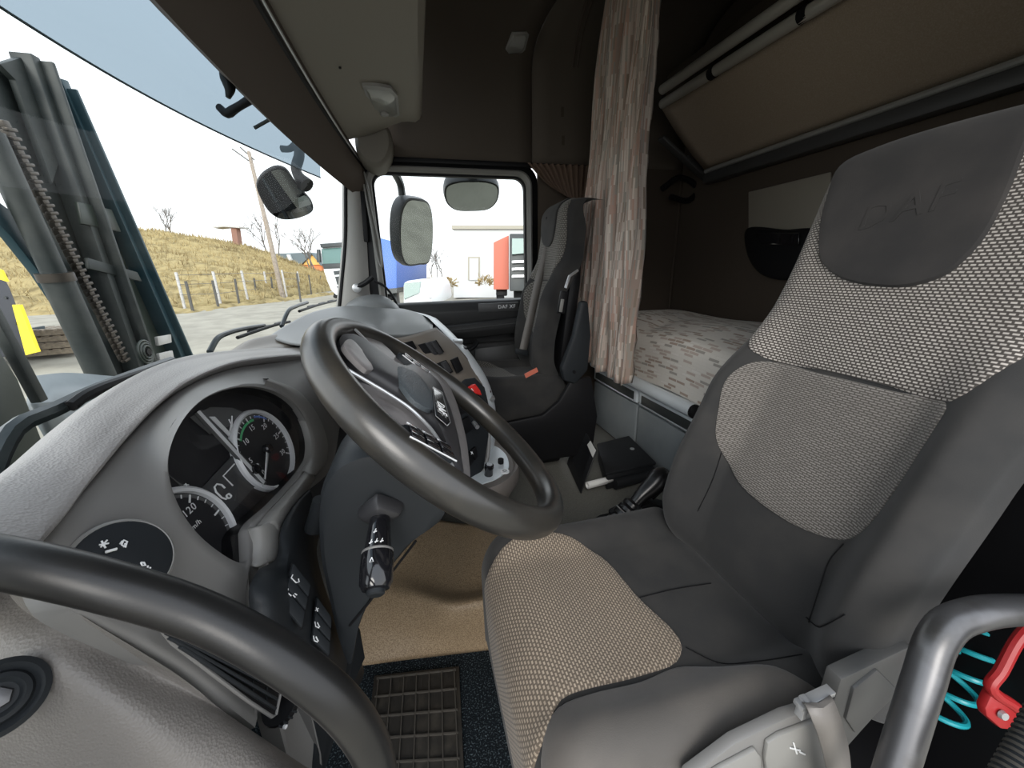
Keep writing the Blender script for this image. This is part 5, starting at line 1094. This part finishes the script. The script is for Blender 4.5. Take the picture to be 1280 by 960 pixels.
for k in range(30):
    a = p0.lerp(p1, (k+0.5)/30); dd = (p1-p0).normalized(); mb = MB(); mb.tube([a-dd*0.0014, a+dd*0.0014], 0.0208, 16); mb.build('grip_rib', 'matrib', gto)
# coiled hose and red bracket
ch = thing('coiled_air_hose', 'turquoise coiled air hose hanging behind the entry rail', 'hose', atD(1185, 915, 0.62))
h0, h1 = atD(1178, 896, 0.62), atD(1280, 712, 0.60); ha = (h1-h0).normalized(); hx = ha.cross(V((0.2, 1, 0.1))).normalized(); hy = ha.cross(hx)
mb = MB(); mb.tube([h0.lerp(h1, i/240)+(hx*math.cos(i*2*math.pi*7/240)+hy*math.sin(i*2*math.pi*7/240))*0.023 for i in range(241)], 0.0044, 8); mb.build('hose_coil', 'teal', ch)
mb = MB(); mb.tube([h0+hx*0.023, h0+hx*0.02-ha*0.05, h0-ha*0.12], 0.0044, 8); mb.build('hose_tail', 'teal', ch)
rb = thing('red_bracket', 'red metal bracket beside the turquoise hose', 'bracket', atD(1258, 910, 0.50))
P = spl([atD(*p, 0.50) for p in ((1300, 770), (1272, 800), (1250, 840), (1238, 858), (1246, 868), (1262, 878), (1290, 900))], 30); mb = MB(); mb.tube(P, 0.007, 10); mb.build('bracket_rod', 'redpaint', rb)
P = [atD(*p, 0.50) for p in ((1242, 864), (1262, 876), (1284, 896), (1276, 914), (1252, 912), (1234, 896), (1232, 886))]; mb = MB(); mb.prism(P, FW*0.012); mb.build('bracket_plate', 'redpaint', rb, bevel=0.003)
mb = MB(); mb.lathe([(0.006, 0), (0.005, 0.004)], atD(1252, 893, 0.498), -FW, 12); mb.build('bracket_bolt', 'silver', rb)
# door pillar panel added in black to stand for the dark void here
bp = struct('trim_4', 'black lower door pillar added for the darkness behind the driver seat')
mb = MB(); mb.prism([V((0.80, -1.05, -0.05)), V((0.86, -0.80, -0.05)), V((0.86, -1.05, -0.05))], (0, 0, 1.8)); mb.build('pillar_cover', 'black', bp)
mb = MB(); mb.box((0.66, -0.98, -0.05), (0.90, -0.30, 0.16)); mb.build('rear_step', 'black', bp, bevel=0.01)
# ================================================================== OUTSIDE: things fixed to the truck
sv = thing('exterior_sun_visor', 'smoked translucent sun visor outside the top of the windscreen', 'sun visor', (-0.70, 0, 1.62))
lo_ = []; hi_ = []
for k in range(41):
    y = -0.98+1.96*k/40; lo_.append(V((-0.74+0.38*abs(y)**2.4, y, 1.605-0.085*abs(y)**2.5))); hi_.append(V((-0.55+0.30*abs(y)**2.4, y, 1.93-0.10*y*y)))
mid_ = [(a+b)/2+V((-0.03, 0, 0.0)) for a, b in zip(lo_, hi_)]
mb = MB(); mb.grid(loft([lo_, mid_, hi_], 41, 12)); mb.build('visor_sheet', 'smoke', sv)
mb = MB(); mb.tube(lo_, 0.003, 6); mb.build('visor_edge', 'mastblue', sv)
def dangling(name, label, pts, rads, D, cat):
    P = spl([atD(*p, D) for p in pts], 16); mb = MB(); R0 = spl([V((r, 0, 0)) for r in rads], 16); mb.tube(P, [r.x for r in R0], 12); return tag(mb.build(name, 'black', None), label, cat)
dangling('visor_hook', 'black drop-shaped visor stop below the blind panel', [(276, 78), (281, 90), (285, 100), (287, 112), (285, 122)], [.008, .012, .018, .017, .006], 1.02, 'bracket')
dangling('visor_bracket', 'dark bent visor bracket beside the drop-shaped stop', [(330, 112), (310, 126), (292, 137), (284, 142), (274, 134)], [.016, .014, .012, .014, .012], 1.25, 'bracket')
dangling('visor_bracket', 'small dark visor bracket above the kerb mirror', [(372, 178), (362, 186), (352, 186)], [.016, .014, .015], 1.75, 'bracket')
strokes_p = [atD(345, 145, 1.35), atD(318, 160, 1.35)]
mb = MB(); mb.tube(strokes_p, 0.006, 8); tag(mb.build('visor_rod', 'mast', None), 'thin grey visor rod between the two brackets', 'rod')
# kerb mirror hanging in front of the windscreen
km = thing('kerb_mirror', 'kerb-view mirror hanging on a black arm before the windscreen', 'mirror', atD(357, 270, 1.75))
mb = MB(); P = spl([atD(*p, 1.72) for p in ((373, 176), (374, 195), (370, 212), (376, 224), (384, 232))], 24); mb.tube(P, [.022+.012*sstep(0.6, 1, i/23) for i in range(24)], 12); mb.build('mirror_arm', 'black', km)
ml = [(321, 232), (330, 217), (348, 209), (356, 211), (372, 232), (391, 255), (391, 263), (375, 272), (352, 274), (340, 268), (326, 248)]
mn = V((0.4, -1.05, -1.15)).normalized(); mo = atD(356, 242, 1.70)
P = spl([atP(*p, mo, mn) for p in ml], 60, True); c_ = sum(P, V((0, 0, 0)))/60
pillow(c_, P, [(0.97, 0.004), (1.0, 0.0), (1.0, -0.015), (0.85, -0.04), (0.4, -0.05)], mn).build('mirror_housing', 'black', km)
mb = MB(); mb.add([c_+(p-c_)*0.955+mn*0.006 for p in P], [tuple(range(60))]); mb.build('mirror_glass', 'mirror', km)
# passenger side mirrors
sm = thing('side_mirror', 'tall passenger side mirror outside the door window', 'mirror', atY(518, 335, 1.35))
def mirror(t, pts, Y, tilt, depth):
    n = (V(tilt)).normalized(); o = atY(sum(p[0] for p in pts)/len(pts), sum(p[1] for p in pts)/len(pts), Y)
    P = spl([atP(*p, o, n) for p in pts], 64, True); c = sum(P, V((0, 0, 0)))/64
    hs = pillow(c, P, [(0.95, 0.002), (1.0, 0.0), (1.03, -0.03), (0.98, -depth*0.7), (0.7, -depth)], n).build('mirror_housing', 'truckdark', t)
    mb = MB(); mb.add([c+(p-c)*0.94+n*0.004 for p in P], [tuple(range(64))]); mb.build('mirror_glass', 'mirror', t); return hs, P, c, n
mirror(sm, [(503, 258), (509, 249), (522, 248), (535, 253), (539, 262), (539, 318), (536, 328), (524, 331), (507, 331), (502, 322)], 1.33, (0.95, -0.70, -0.40), 0.10)
mb = MB(); mb.lathe([(0.07, 0), (0.066, 0.012)], atY(516, 263, 1.28), V((0.95, -0.70, -0.40)), 24); mb.build('wide_angle_glass', 'truckdark', sm)
mb = MB(); mb.tube(spl([atY(480, 206, 1.06), atY(492, 214, 1.26), atY(501, 232, 1.36), atY(503, 246, 1.37), atY(507, 262, 1.40)], 18), 0.022, 10); mb.build('mirror_arm', 'truckdark', sm)
rm = thing('ramp_mirror', 'wide ramp mirror hanging above the passenger window outside', 'mirror', atY(590, 263, 1.25))
mirror(rm, [(558, 232), (572, 227), (590, 226), (610, 227), (622, 232), (621, 252), (612, 261), (590, 264), (568, 262), (558, 253)], 1.22, (0.0, -0.80, -1.1), 0.09)
mb = MB(); mb.tube([atY(592, 196, 1.05), atY(592, 212, 1.18), atY(592, 230, 1.25)], 0.03, 12); mb.build('mirror_arm', 'truckdark', rm)
# wipers
def wiper(label, arm, blade, X, r=0.008):
    t = thing('windscreen_wiper', label, 'wiper', atX(*arm[0], X), 'windscreen wipers')
    mb = MB(); mb.tube(spl([atX(*p, X) for p in arm], 24), r, 8); mb.build('wiper_arm', 'wiper', t)
    mb = MB(); mb.tube(spl([atX(*p, X+0.015) for p in blade], 16), r*0.75, 8); mb.build('wiper_blade', 'black', t)
    b0, b1 = atX(*blade[0], X+0.01), atX(*blade[-1], X+0.01)
    for k in (0.25, 0.5, 0.75):
        mb = MB(); mb.obox(b0.lerp(b1, k)+V((-0.004, 0, 0.006)), (b1-b0)*0.06, V((0.006, 0, 0)), V((0, 0, 0.005))); mb.build('blade_clip', 'dark', t)
    return t
wiper('nearest wiper, its dark arm rising at the left edge behind the dash pad', [(-60, 720), (-20, 620), (2, 560), (20, 534), (60, 516), (110, 492), (150, 476), (215, 452)], [(88, 508), (104, 496), (125, 486), (150, 477), (182, 466)], -0.56, 0.012)
wiper('middle wiper lying low above the centre of the dash', [(262, 440), (272, 423), (286, 416), (305, 411), (330, 407)], [(297, 422), (320, 414), (345, 406), (362, 402)], -0.60)
wiper('farthest wiper pointing to the passenger pillar', [(352, 408), (361, 388), (370, 383), (384, 378)], [(374, 389), (395, 382), (423, 375)], -0.52)
mb = MB(); mb.prism([V((-0.66, y, 0.74-0.02*abs(y))) for y in (-1, -0.5, 0, 0.5, 0.95)]+[V((-0.58, y, 0.74-0.02*abs(y))) for y in (0.95, 0.5, 0, -0.5, -1)], (0, 0, 0.02)); tag(mb.build('scuttle_panel', 'black', None), 'black scuttle panel under the wipers', 'panel')

# ================================================================== FORKLIFT
fk = thing('forklift', 'dark teal forklift with raised mast right before the windscreen', 'forklift', (-2.2, 0.3, -1.28))
FX = -1.75
def fx(px, py, X=FX): return atX(px, py, X)
def rail(name, a, b, w, d, m, ext=0.0, parent=fk, X=FX):
    p0, p1 = fx(*a, X), fx(*b, X); p1 = p1+(p1-p0)*ext; mb = MB(); mb.beam(p0, p1, w, d, (1, 0, 0)); return mb.build(name, m, parent, bevel=0.006)
rail('outer_rail', (66, 98), (219, 444), 0.055, 0.10, 'mastblue', 0.45)
rail('rail_flange', (76, 110), (228, 446), 0.02, 0.14, 'mastblue', 0.4, X=FX+0.02)
rail('inner_rail', (30, 68), (166, 456), 0.05, 0.09, 'mast', 0.45)
rail('rail_flange', (47, 76), (182, 456), 0.02, 0.13, 'mast', 0.4, X=FX+0.03)
# greenish web between the rails
mb = MB(); mb.prism([fx(*p, FX-0.03) for p in ((45, 75), (70, 105), (215, 448), (260, 545), (215, 545), (170, 460))], (-0.02, 0, 0)); mb.build('mast_web', 'mastpanel', fk)
mb = MB(); mb.prism([fx(*p, FX+0.0) for p in ((0, 80), (32, 70), (46, 92), (60, 130), (75, 200), (66, 230), (20, 100))], (-0.03, 0, 0)); mb.build('top_plate', 'mast', fk, bevel=0.004)
mb = MB(); mb.prism([fx(*p, FX+0.05) for p in ((98, 252), (140, 262), (152, 290), (104, 280))], (-0.02, 0, 0)); mb.build('cross_member', 'mastpanel', fk, bevel=0.004)
mb = MB(); mb.prism([fx(*p, FX+0.05) for p in ((110, 322), (172, 340), (178, 352), (112, 336))], (-0.02, 0, 0)); mb.build('cross_member', 'mast', fk, bevel=0.004)
p0, p1 = fx(-14, 165, FX+0.08), fx(130, 476, FX+0.08); p1 = p1+(p1-p0)*0.4
mb = MB(); mb.tube([p0, p0.lerp(p1, 0.38)], 0.045, 14); mb.build('cylinder_rod', 'mast', fk)
mb = MB(); mb.tube([p0.lerp(p1, 0.36), p1], 0.058, 14); mb.build('cylinder_body', 'mast', fk)
mb = MB(); mb.tube([p0.lerp(p1, 0.36), p0.lerp(p1, 0.385)], 0.066, 14); mb.build('cylinder_collar', 'chain', fk)
# chain of single links
c0_, c1_ = fx(2, 150, FX+0.10), fx(154, 450, FX+0.10); cdv = (c1_-c0_).normalized(); cs = cdv.cross(V((1, 0, 0))).normalized()
mb = MB(); mb.beam(c0_, c1_, 0.012, 0.012, (1, 0, 0)); chn = mb.build('lift_chain', 'chain', fk)
first = None
for k in range(34):
    p = c0_.lerp(c1_, (k+0.5)/34)
    if first is None:
        mb = MB(); mb.obox(p, cdv*0.017, cs*0.017, V((0.014, 0, 0))); mb.obox(p+cdv*0.017+V((0.012, 0, 0)), cdv*0.008, cs*0.024, V((0.012, 0, 0))); first = mb.build('chain_link', 'chain', chn, bevel=0.005); fp = p
    else: instance(first, chn, p-fp)
# blue brace and near rail
mb = MB(); mb.prism([fx(*p, FX-0.05) for p in ((-10, 88), (34, 74), (178, 462), (214, 550), (150, 550), (122, 470), (30, 290), (-10, 205))], (-0.02, 0, 0)); mb.build('mast_back_plate', 'mast', fk)
mb = MB(); mb.prism([fx(*p, FX+0.02) for p in ((-20, 238), (12, 262), (34, 292), (62, 340), (98, 400), (90, 402), (50, 342), (14, 296), (-20, 262))], (-0.04, 0, 0)); mb.build('mast_brace', 'mastblue', fk, bevel=0.004)
mb = MB(); mb.beam(fx(-20, 372, -1.45), fx(50, 502, -1.45), 0.035, 0.035, (1, 0, 0)); mb.build('guard_post', 'mast', fk, bevel=0.006)
mb = MB(); mb.prism([fx(*p, -1.42) for p in ((-60, 418), (-4, 430), (24, 474), (58, 560), (70, 640), (-60, 640))], (-0.12, 0, 0)); mb.build('guard_plate', 'mastpanel', fk, bevel=0.01)
# hose reel and plates near the foot
hc0 = fx(182, 440, FX+0.14)
for k, r in enumerate((0.060, 0.046, 0.032)):
    mb = MB(); mb.tube([hc0+V((0.005*k, r*math.cos(t), r*1.15*math.sin(t))) for t in [i*2*math.pi/28 for i in range(28)]], 0.007, 8, closed=True); mb.build('hose_loop', 'mastpanel', fk)
mb = MB(); mb.lathe([(0.024, 0), (0.02, 0.02)], hc0, (1, 0, 0), 16); mb.build('roller', 'black', fk)
for pts in ([(197, 421), (214, 418), (215, 428), (199, 432)], [(199, 442), (216, 438), (218, 448), (201, 452)]):
    mb = MB(); mb.prism([fx(*p, FX+0.10) for p in pts], (-0.02, 0, 0)); mb.build('pale_plate', 'concrete', fk, bevel=0.003)
mb = MB(); mb.box((-2.5, -0.7, -1.15), (-1.62, 1.3, 0.25)); mb.build('body', 'mastblue', fk, bevel=0.05)
for y in (-0.55, 1.15):
    mb = MB(); mb.lathe([(0.30, -0.11), (0.34, -0.06), (0.34, 0.06), (0.30, 0.11)], V((-2.06, y, -0.95)), (0, 1, 0), 24); mb.build('wheel', 'black', fk)
mb = MB(); P = spl([fx(*p, -1.6) for p in ((40, 470), (80, 466), (140, 470), (205, 474))], 20); Q = spl([fx(*p, -1.5) for p in ((40, 505), (80, 500), (140, 492), (205, 486))], 20); mb.grid([P, Q, [q+V((0.02, 0, -0.2)) for q in Q]]); mb.build('bonnet', 'locker', fk, solid=0.02)

# ================================================================== YARD THINGS
def on_ground(px, D, lift=0.0):
    """ground point under pixel column px at depth D"""
    p = atD(px, 400, D); p.z = zg(p.x, p.y)+lift; return p
bk3 = thing('barrier_block', 'black barrier block with yellow stripes at the left edge', 'block', atD(10, 452, 8.0))
def dq(pts, D): return [atD(*p, D) for p in pts]
fwd = V((FW.x, FW.y, 0)).normalized()
mb = MB(); mb.prism(dq([(-90, 335), (0, 337), (12, 360), (44, 443), (-90, 455)], 8.0), (atD(20, 400, 1)-CAM).normalized()*0.9); mb.build('block_body', 'blockblack', bk3, bevel=0.03)
mb = MB(); mb.prism(dq([(-4, 336), (1, 338), (8, 352), (-4, 348)], 7.99), fwd*0.05); mb.build('yellow_stripe', 'yellow', bk3)
mb = MB(); mb.prism(dq([(15, 381), (24, 381), (47, 440), (32, 444)], 7.98), fwd*0.06); mb.build('yellow_stripe', 'yellow', bk3)
for px, py in ((8, 372), (20, 404)):
    mb = MB(); mb.lathe([(0.03, 0), (0.03, 0.02)], atD(px, py, 7.99), -fwd, 10); mb.build('bolt', 'truckdark', bk3)
def pallet(label, px, py, D, n):
    o = atD(px, py, D); t = thing('pallet', label, 'pallet', o, 'wooden pallets by the bank'); rx = V((math.cos(0.25), math.sin(0.25), 0)); ry = V((-rx.y, rx.x, 0))
    first = None
    for k in range(6):
        mb = MB(); mb.obox(o+rx*(-0.5+0.2*k)+V((0, 0, 0.13)), rx*0.07, ry*0.55, V((0, 0, 0.013))); mb.build('plank', 'wood', t)
    for k in range(3):
        mb = MB(); mb.obox(o+ry*(-0.5+0.5*k)+V((0, 0, 0.07)), rx*0.58, ry*0.06, V((0, 0, 0.045))); mb.build('bearer', 'wood', t)
        mb = MB(); mb.obox(o+ry*(-0.5+0.5*k)+V((0, 0, 0.012)), rx*0.58, ry*0.06, V((0, 0, 0.011))); mb.build('plank', 'wood', t)
for k in range(4): pallet(['lowest pallet', 'second lowest pallet', 'third pallet up', 'topmost pallet'][k]+' of the stack beside the yellow-striped block', 67+(k % 2)*5, 440-k*8, 9.6, k)
mb = MB(); mb.prism(dq([(38, 410), (56, 407), (58, 424), (40, 427)], 9.3), (atD(48, 415, 1)-CAM).normalized()*0.4); tag(mb.build('dark_crate', 'roof', None, bevel=0.02), 'dark grey crate next to the pallets', 'crate')
# fence
posts = [((230.5, 383.8), (219.7, 340.5)), ((276, 381.6), (266, 339.5)), ((310, 375.7), (301.6, 338.5)), ((335.7, 370.6), (330, 339.5)), ((358.4, 370), (352, 337.5)), ((376.7, 366), (371.6, 339.5)), ((388, 362), (384, 342))]
wires = []
words = ['nearest', 'second', 'third', 'fourth', 'fifth', 'sixth', 'farthest']
for k, (b, t_) in enumerate(posts):
    D = 1.95*F/math.hypot(b[0]-t_[0], b[1]-t_[1]); p = atD(*b, D); q = atD(*t_, D)
    mb = MB(); mb.beam(p-V((0, 0, 0.4)), q, 0.11, 0.11, (1, 0, 0)); tag(mb.build('concrete_fence_post', 'concrete', None, bevel=0.01), words[k]+' pale concrete fence post from the forklift mast, at the foot of the bank', 'post', 'concrete fence posts'); wires.append((p, q))
darks = [((190, 695), (158, 550)), ((350, 675), (322, 545)), ((478, 655), (460, 535)), ((590, 630), (578, 530)), ((690, 620), (683, 525)), ((855, 615), (842, 500)), ((925, 590), (915, 510)), ((990, 580), (988, 515))]
for k, (b, t_) in enumerate(darks):
    b = (200+b[0]/4.923, 240+b[1]/4.923); t_ = (200+t_[0]/4.923, 240+t_[1]/4.923); D = 1.15*F/math.hypot(b[0]-t_[0], b[1]-t_[1]); p, q = atD(*b, D), atD(*t_, D)
    mb = MB(); mb.beam(p-V((0, 0, 0.6)), q, 0.09, 0.09, (1, 0, 0)); tag(mb.build('dark_fence_post', 'postdark', None), ['first', 'second', 'third', 'fourth', 'fifth', 'sixth', 'seventh', 'last'][k]+' thin dark fence post counted from the forklift mast', 'post', 'dark fence posts')
mb = MB()
for (p, q), (p2, q2) in zip(wires, wires[1:]):
    for t in (0.35, 0.65, 0.92): mb.tube([p.lerp(q, t), p2.lerp(q2, t)], 0.012, 4)
tag(mb.build('fence_wire', 'steel', None), 'thin wires strung between the concrete fence posts', 'wire', kind='stuff')
# utility pole
up_ = thing('utility_pole', 'leaning weathered wooden utility pole behind the kerb mirror', 'pole', atD(352, 368, 27))
mb = MB(); mb.tube([atD(354, 374, 27), atD(334, 285, 27), atD(311, 190, 27)], [0.17, 0.15, 0.12], 10); mb.build('pole_shaft', 'pole', up_)
for a, b in (((290, 186), (311, 201)), ((300, 184), (318, 200))):
    mb = MB(); mb.tube([atD(*a, 27), atD(*b, 27)], 0.05, 6); mb.build('insulator_arm', 'postdark', up_)
# concrete ventilator on the crest
ve = thing('brick_pillar_with_slab', 'brown pillar carrying a flat slab on top of the grass bank', 'pillar', atD(292, 304, 42))
mb = MB(); mb.prism(dq([(288, 283), (295, 284), (298, 306), (291, 305)], 42), fwd*0.7); mb.build('pillar_shaft', 'brick', ve)
mb = MB(); mb.prism(dq([(265, 283), (280, 281), (299, 283), (299, 285), (280, 283.5), (266, 285)], 41.8), fwd*1.5); mb.build('slab', 'concrete', ve)
# bare trees
def tree(label, px, py, D, H, seed, n=5, m='bark', nm='bare_tree'):
    rnd = random.Random(seed); mb = MB(); base = atD(px, py, D)
    def br(p, d, l, r, k):
        q = p+d*l; mb.tube([p, (p+q)/2+V((rnd.uniform(-.03, .03)*l, 0, 0)), q], [r, r*.85, r*.65], 4, caps=False)
        if k == 0: return
        for _ in range(3):
            e = (d+V((rnd.uniform(-.75, .75), rnd.uniform(-.75, .75), rnd.uniform(-.1, .5)))).normalized(); br(p+d*l*rnd.uniform(.55, 1.0), e, l*rnd.uniform(.55, .8), r*.6, k-1)
    for s in range(3): br(base+V((rnd.uniform(-.6, .6), 0, -0.3)), V((rnd.uniform(-.25, .25), 0, 1)).normalized(), H*.38, H*.013, n-1)
    return tag(mb.build(nm, m, None), label, 'tree', 'bare trees on the skyline')
tree('bare tree on the bank crest left of the slabbed pillar', 213, 298, 42, 4.6, 1)
tree('bare tree behind the leaning utility pole', 342, 322, 46, 6.4, 2)
tree('bare tree beside the white lorry cab', 393, 338, 48, 7.0, 3)
tree('bare tree seen through the passenger window left of the white building', 549, 352, 24, 3.0, 4)
tree('small bare shrub low on the bank crest near the mast', 165, 290, 41, 1.6, 5)
# orange house
hs = thing('orange_house', 'orange house with dark pitched roof and yellow gable', 'house', atD(375, 345, 60))
hd_ = V((0.35, 0.94, 0))
mb = MB(); mb.prism(dq([(344, 331), (402, 329), (402, 352), (344, 352)], 60), fwd*5); mb.build('wall', 'orange', hs)
mb = MB(); mb.prism(dq([(379, 331), (389, 317.5), (401, 331)], 59.8), fwd*0.5); mb.build('gable', 'gable', hs)
mb = MB(); mb.prism(dq([(340, 317), (388, 315.5), (390, 317), (377, 330), (362, 329), (340, 322)], 59.5), fwd*2.0); mb.build('roof', 'roof', hs)
mb = MB(); mb.prism(dq([(388, 315.5), (391, 316), (404, 331), (401, 332)], 59.4), fwd*3.0); mb.build('roof_verge', 'roof', hs)
mb = MB(); mb.prism(dq([(358, 318), (362, 318), (365, 325), (361, 327)], 59.2), fwd*0.6); mb.build('chimney', 'bldg', hs)
mb = MB(); mb.prism(dq([(391, 338), (395, 338), (395, 344), (391, 344)], 59.7), fwd*0.2); mb.build('window', 'truckdark', hs)
# white lorry
TD = 22.5
tk = thing('white_lorry', 'white lorry cab parked beyond the windscreen pillar', 'lorry', atD(420, 371, TD))
def tpart(name, pts, m, d0=0.0, th=0.1, bevel=0.0, parent=tk):
    mb = MB(); mb.prism([p+fwd*d0 for p in dq(pts, TD)], fwd*th); return mb.build(name, m, parent, bevel=bevel)
tpart('cab', [(402, 302), (412, 299.5), (446, 298), (452, 302), (452, 362), (440, 369), (420, 369), (413, 362), (405, 340), (401, 318)], 'truckwhite', 0.0, 2.2, 0.05)
tpart('roof_visor', [(401.5, 305), (446, 302), (450, 306), (403, 310)], 'truckdark', -0.2, 0.25, 0.02)
tpart('windscreen', [(402, 311), (447, 308), (448, 328), (404, 330)], 'truckglass', -0.05, 0.1, 0.02)
tpart('windscreen_base', [(403, 330), (448, 328), (446, 334), (405, 336)], 'truckdark', -0.06, 0.1, 0.01)
gp = tpart('grille', [(417, 339), (446, 336), (447, 352), (422, 356)], 'truckdark', -0.06, 0.1, 0.02)
tpart('bumper_intake', [(421, 358), (447, 355), (446, 363), (425, 364)], 'truckdark', -0.06, 0.1, 0.02)
tpart('grille_bar', [(418, 344), (447, 341), (447, 342.5), (419, 346)], 'truckwhite', -0.09, 0.04, 0.0, gp)
tpart('headlamp', [(408, 347), (414, 350), (418, 358), (412, 357)], 'locker_lt', -0.05, 0.1, 0.01)
tpart('mirror', [(397.5, 312), (401, 312), (402, 328), (398, 328)], 'truckdark', -0.2, 0.2, 0.02)
tpart('wheel', [(414, 364), (418, 369), (416, 374), (412, 372)], 'black', 0.4, 0.4, 0.05)
tpart('trailer', [(408, 302), (450, 300), (450, 366), (418, 366)], 'truckwhite', 2.4, 9.0, 0.05)
# seen through the passenger window
wbld = thing('white_building', 'bright white flat-roofed building seen through the passenger window', 'building', atD(595, 366, 22))
def wpart(name, pts, m, D, th, parent, d0=0.0, bevel=0.0):
    mb = MB(); mb.prism([p+fwd*d0 for p in dq(pts, D)], fwd*th); return mb.build(name, m, parent, bevel=bevel)
wpart('wall', [(567, 286), (660, 286), (660, 372), (567, 372)], 'bldg', 22, 6, wbld)
wpart('roof_edge', [(565, 282), (662, 282), (662, 286.5), (565, 286.5)], 'bldgcream', 22, 6.2, wbld, -0.15)
wpart('door', [(585, 321), (600, 321), (600, 350), (585, 350)], 'bldgcream', 22, 0.1, wbld, -0.04)
wpart('door_leaf', [(587, 323), (598, 323), (598, 350), (587, 350)], 'bldg', 22, 0.1, wbld, -0.08)
rt_ = thing('red_trailer', 'rust-red lorry trailer at the right of the passenger window', 'trailer', atD(640, 362, 15))
wpart('box', [(617, 303), (636, 294), (636, 362), (617, 362)], 'redbox', 15, 5, rt_, 0, 0.03)
wpart('lorry_front', [(637, 292), (662, 292), (662, 364), (637, 364)], 'truckdark', 14.6, 2.2, rt_, 0, 0.05)
wpart('lorry_windscreen', [(640, 298), (660, 298), (660, 316), (640, 318)], 'truckglass', 14.5, 0.1, rt_)
for k in range(3): wpart('grille_bar', [(640, 326+k*9), (660, 325+k*9), (660, 328+k*9), (640, 329+k*9)], 'silver', 14.5, 0.08, rt_)
wpart('wheel', [(620, 360), (634, 360), (634, 370), (620, 370)], 'black', 15.2, 0.5, rt_, 0, 0.05)
bt_ = thing('blue_trailer', 'blue tarpaulin lorry trailer at the left of the passenger window', 'trailer', atD(488, 372, 13))
wpart('box', [(470, 296), (496, 303), (496, 362), (470, 366)], 'bluebox', 13, 5, bt_, 0, 0.05)
wpart('side_rail', [(470, 362), (496, 360), (496, 366), (470, 370)], 'truckdark', 12.95, 4, bt_)
wpart('wheel', [(478, 366), (490, 366), (490, 376), (478, 376)], 'black', 13.2, 0.5, bt_, 0, 0.05)
wv_ = thing('white_van', 'white van low behind the tall side mirror', 'van', atD(522, 384, 6.2))
wpart('body', [(503, 352), (530, 348), (538, 356), (542, 384), (503, 388)], 'truckwhite', 6.2, 2.2, wv_, 0, 0.08)
wpart('side_window', [(505, 354), (526, 352), (524, 366), (505, 374)], 'truckglass', 6.18, 0.06, wv_)
wpart('rear_lamp', [(533, 358), (536, 358), (539, 372), (536, 372)], 'silver', 6.17, 0.05, wv_)
# bushes and dry scrub by the building
for k, (px, py, D, s) in enumerate(((543, 354, 16, .55), (560, 352, 19, .6), (606, 350, 20, .6))):
    rnd = random.Random(40+k); mb = MB(); b = atD(px, py+6, D)
    for _ in range(160):
        d = V((rnd.gauss(0, 1), rnd.gauss(0, 1), abs(rnd.gauss(0, 1)))).normalized()*s*rnd.uniform(.5, 1); a = V((rnd.gauss(0, .06), rnd.gauss(0, .06), rnd.gauss(0, .06)))
        mb.add([b+d, b+d+a, b+d*0.6], [(0, 1, 2)])
    tag(mb.build('dry_bush', 'straw', None, smooth=False), ['dry scrub bush left of the thin bare tree', 'dry scrub bush at the corner of the white building', 'small dry bush before the white building door'][k], 'bush', 'dry bushes across the yard')

# ground contact for the vehicles seen through the window
def legs(t, pts, D, m, name, th):
    for (x0, x1, y) in pts:
        a, b = atD(x0, y, D), atD(x1, y, D); zz = min(zg(a.x, a.y), zg(b.x, b.y))+0.02
        mb = MB(); mb.prism([a, b, V((b.x, b.y, zz)), V((a.x, a.y, zz))], fwd*th); mb.build(name, m, t, bevel=0.03)
legs(wv_, [(506, 516, 386), (526, 540, 384)], 6.3, 'black', 'wheel', 0.3)
legs(bt_, [(472, 478, 366), (490, 496, 366)], 13.3, 'truckdark', 'landing_leg', 0.3)
legs(rt_, [(620, 630, 362), (642, 656, 362)], 15.2, 'black', 'wheel', 0.4)
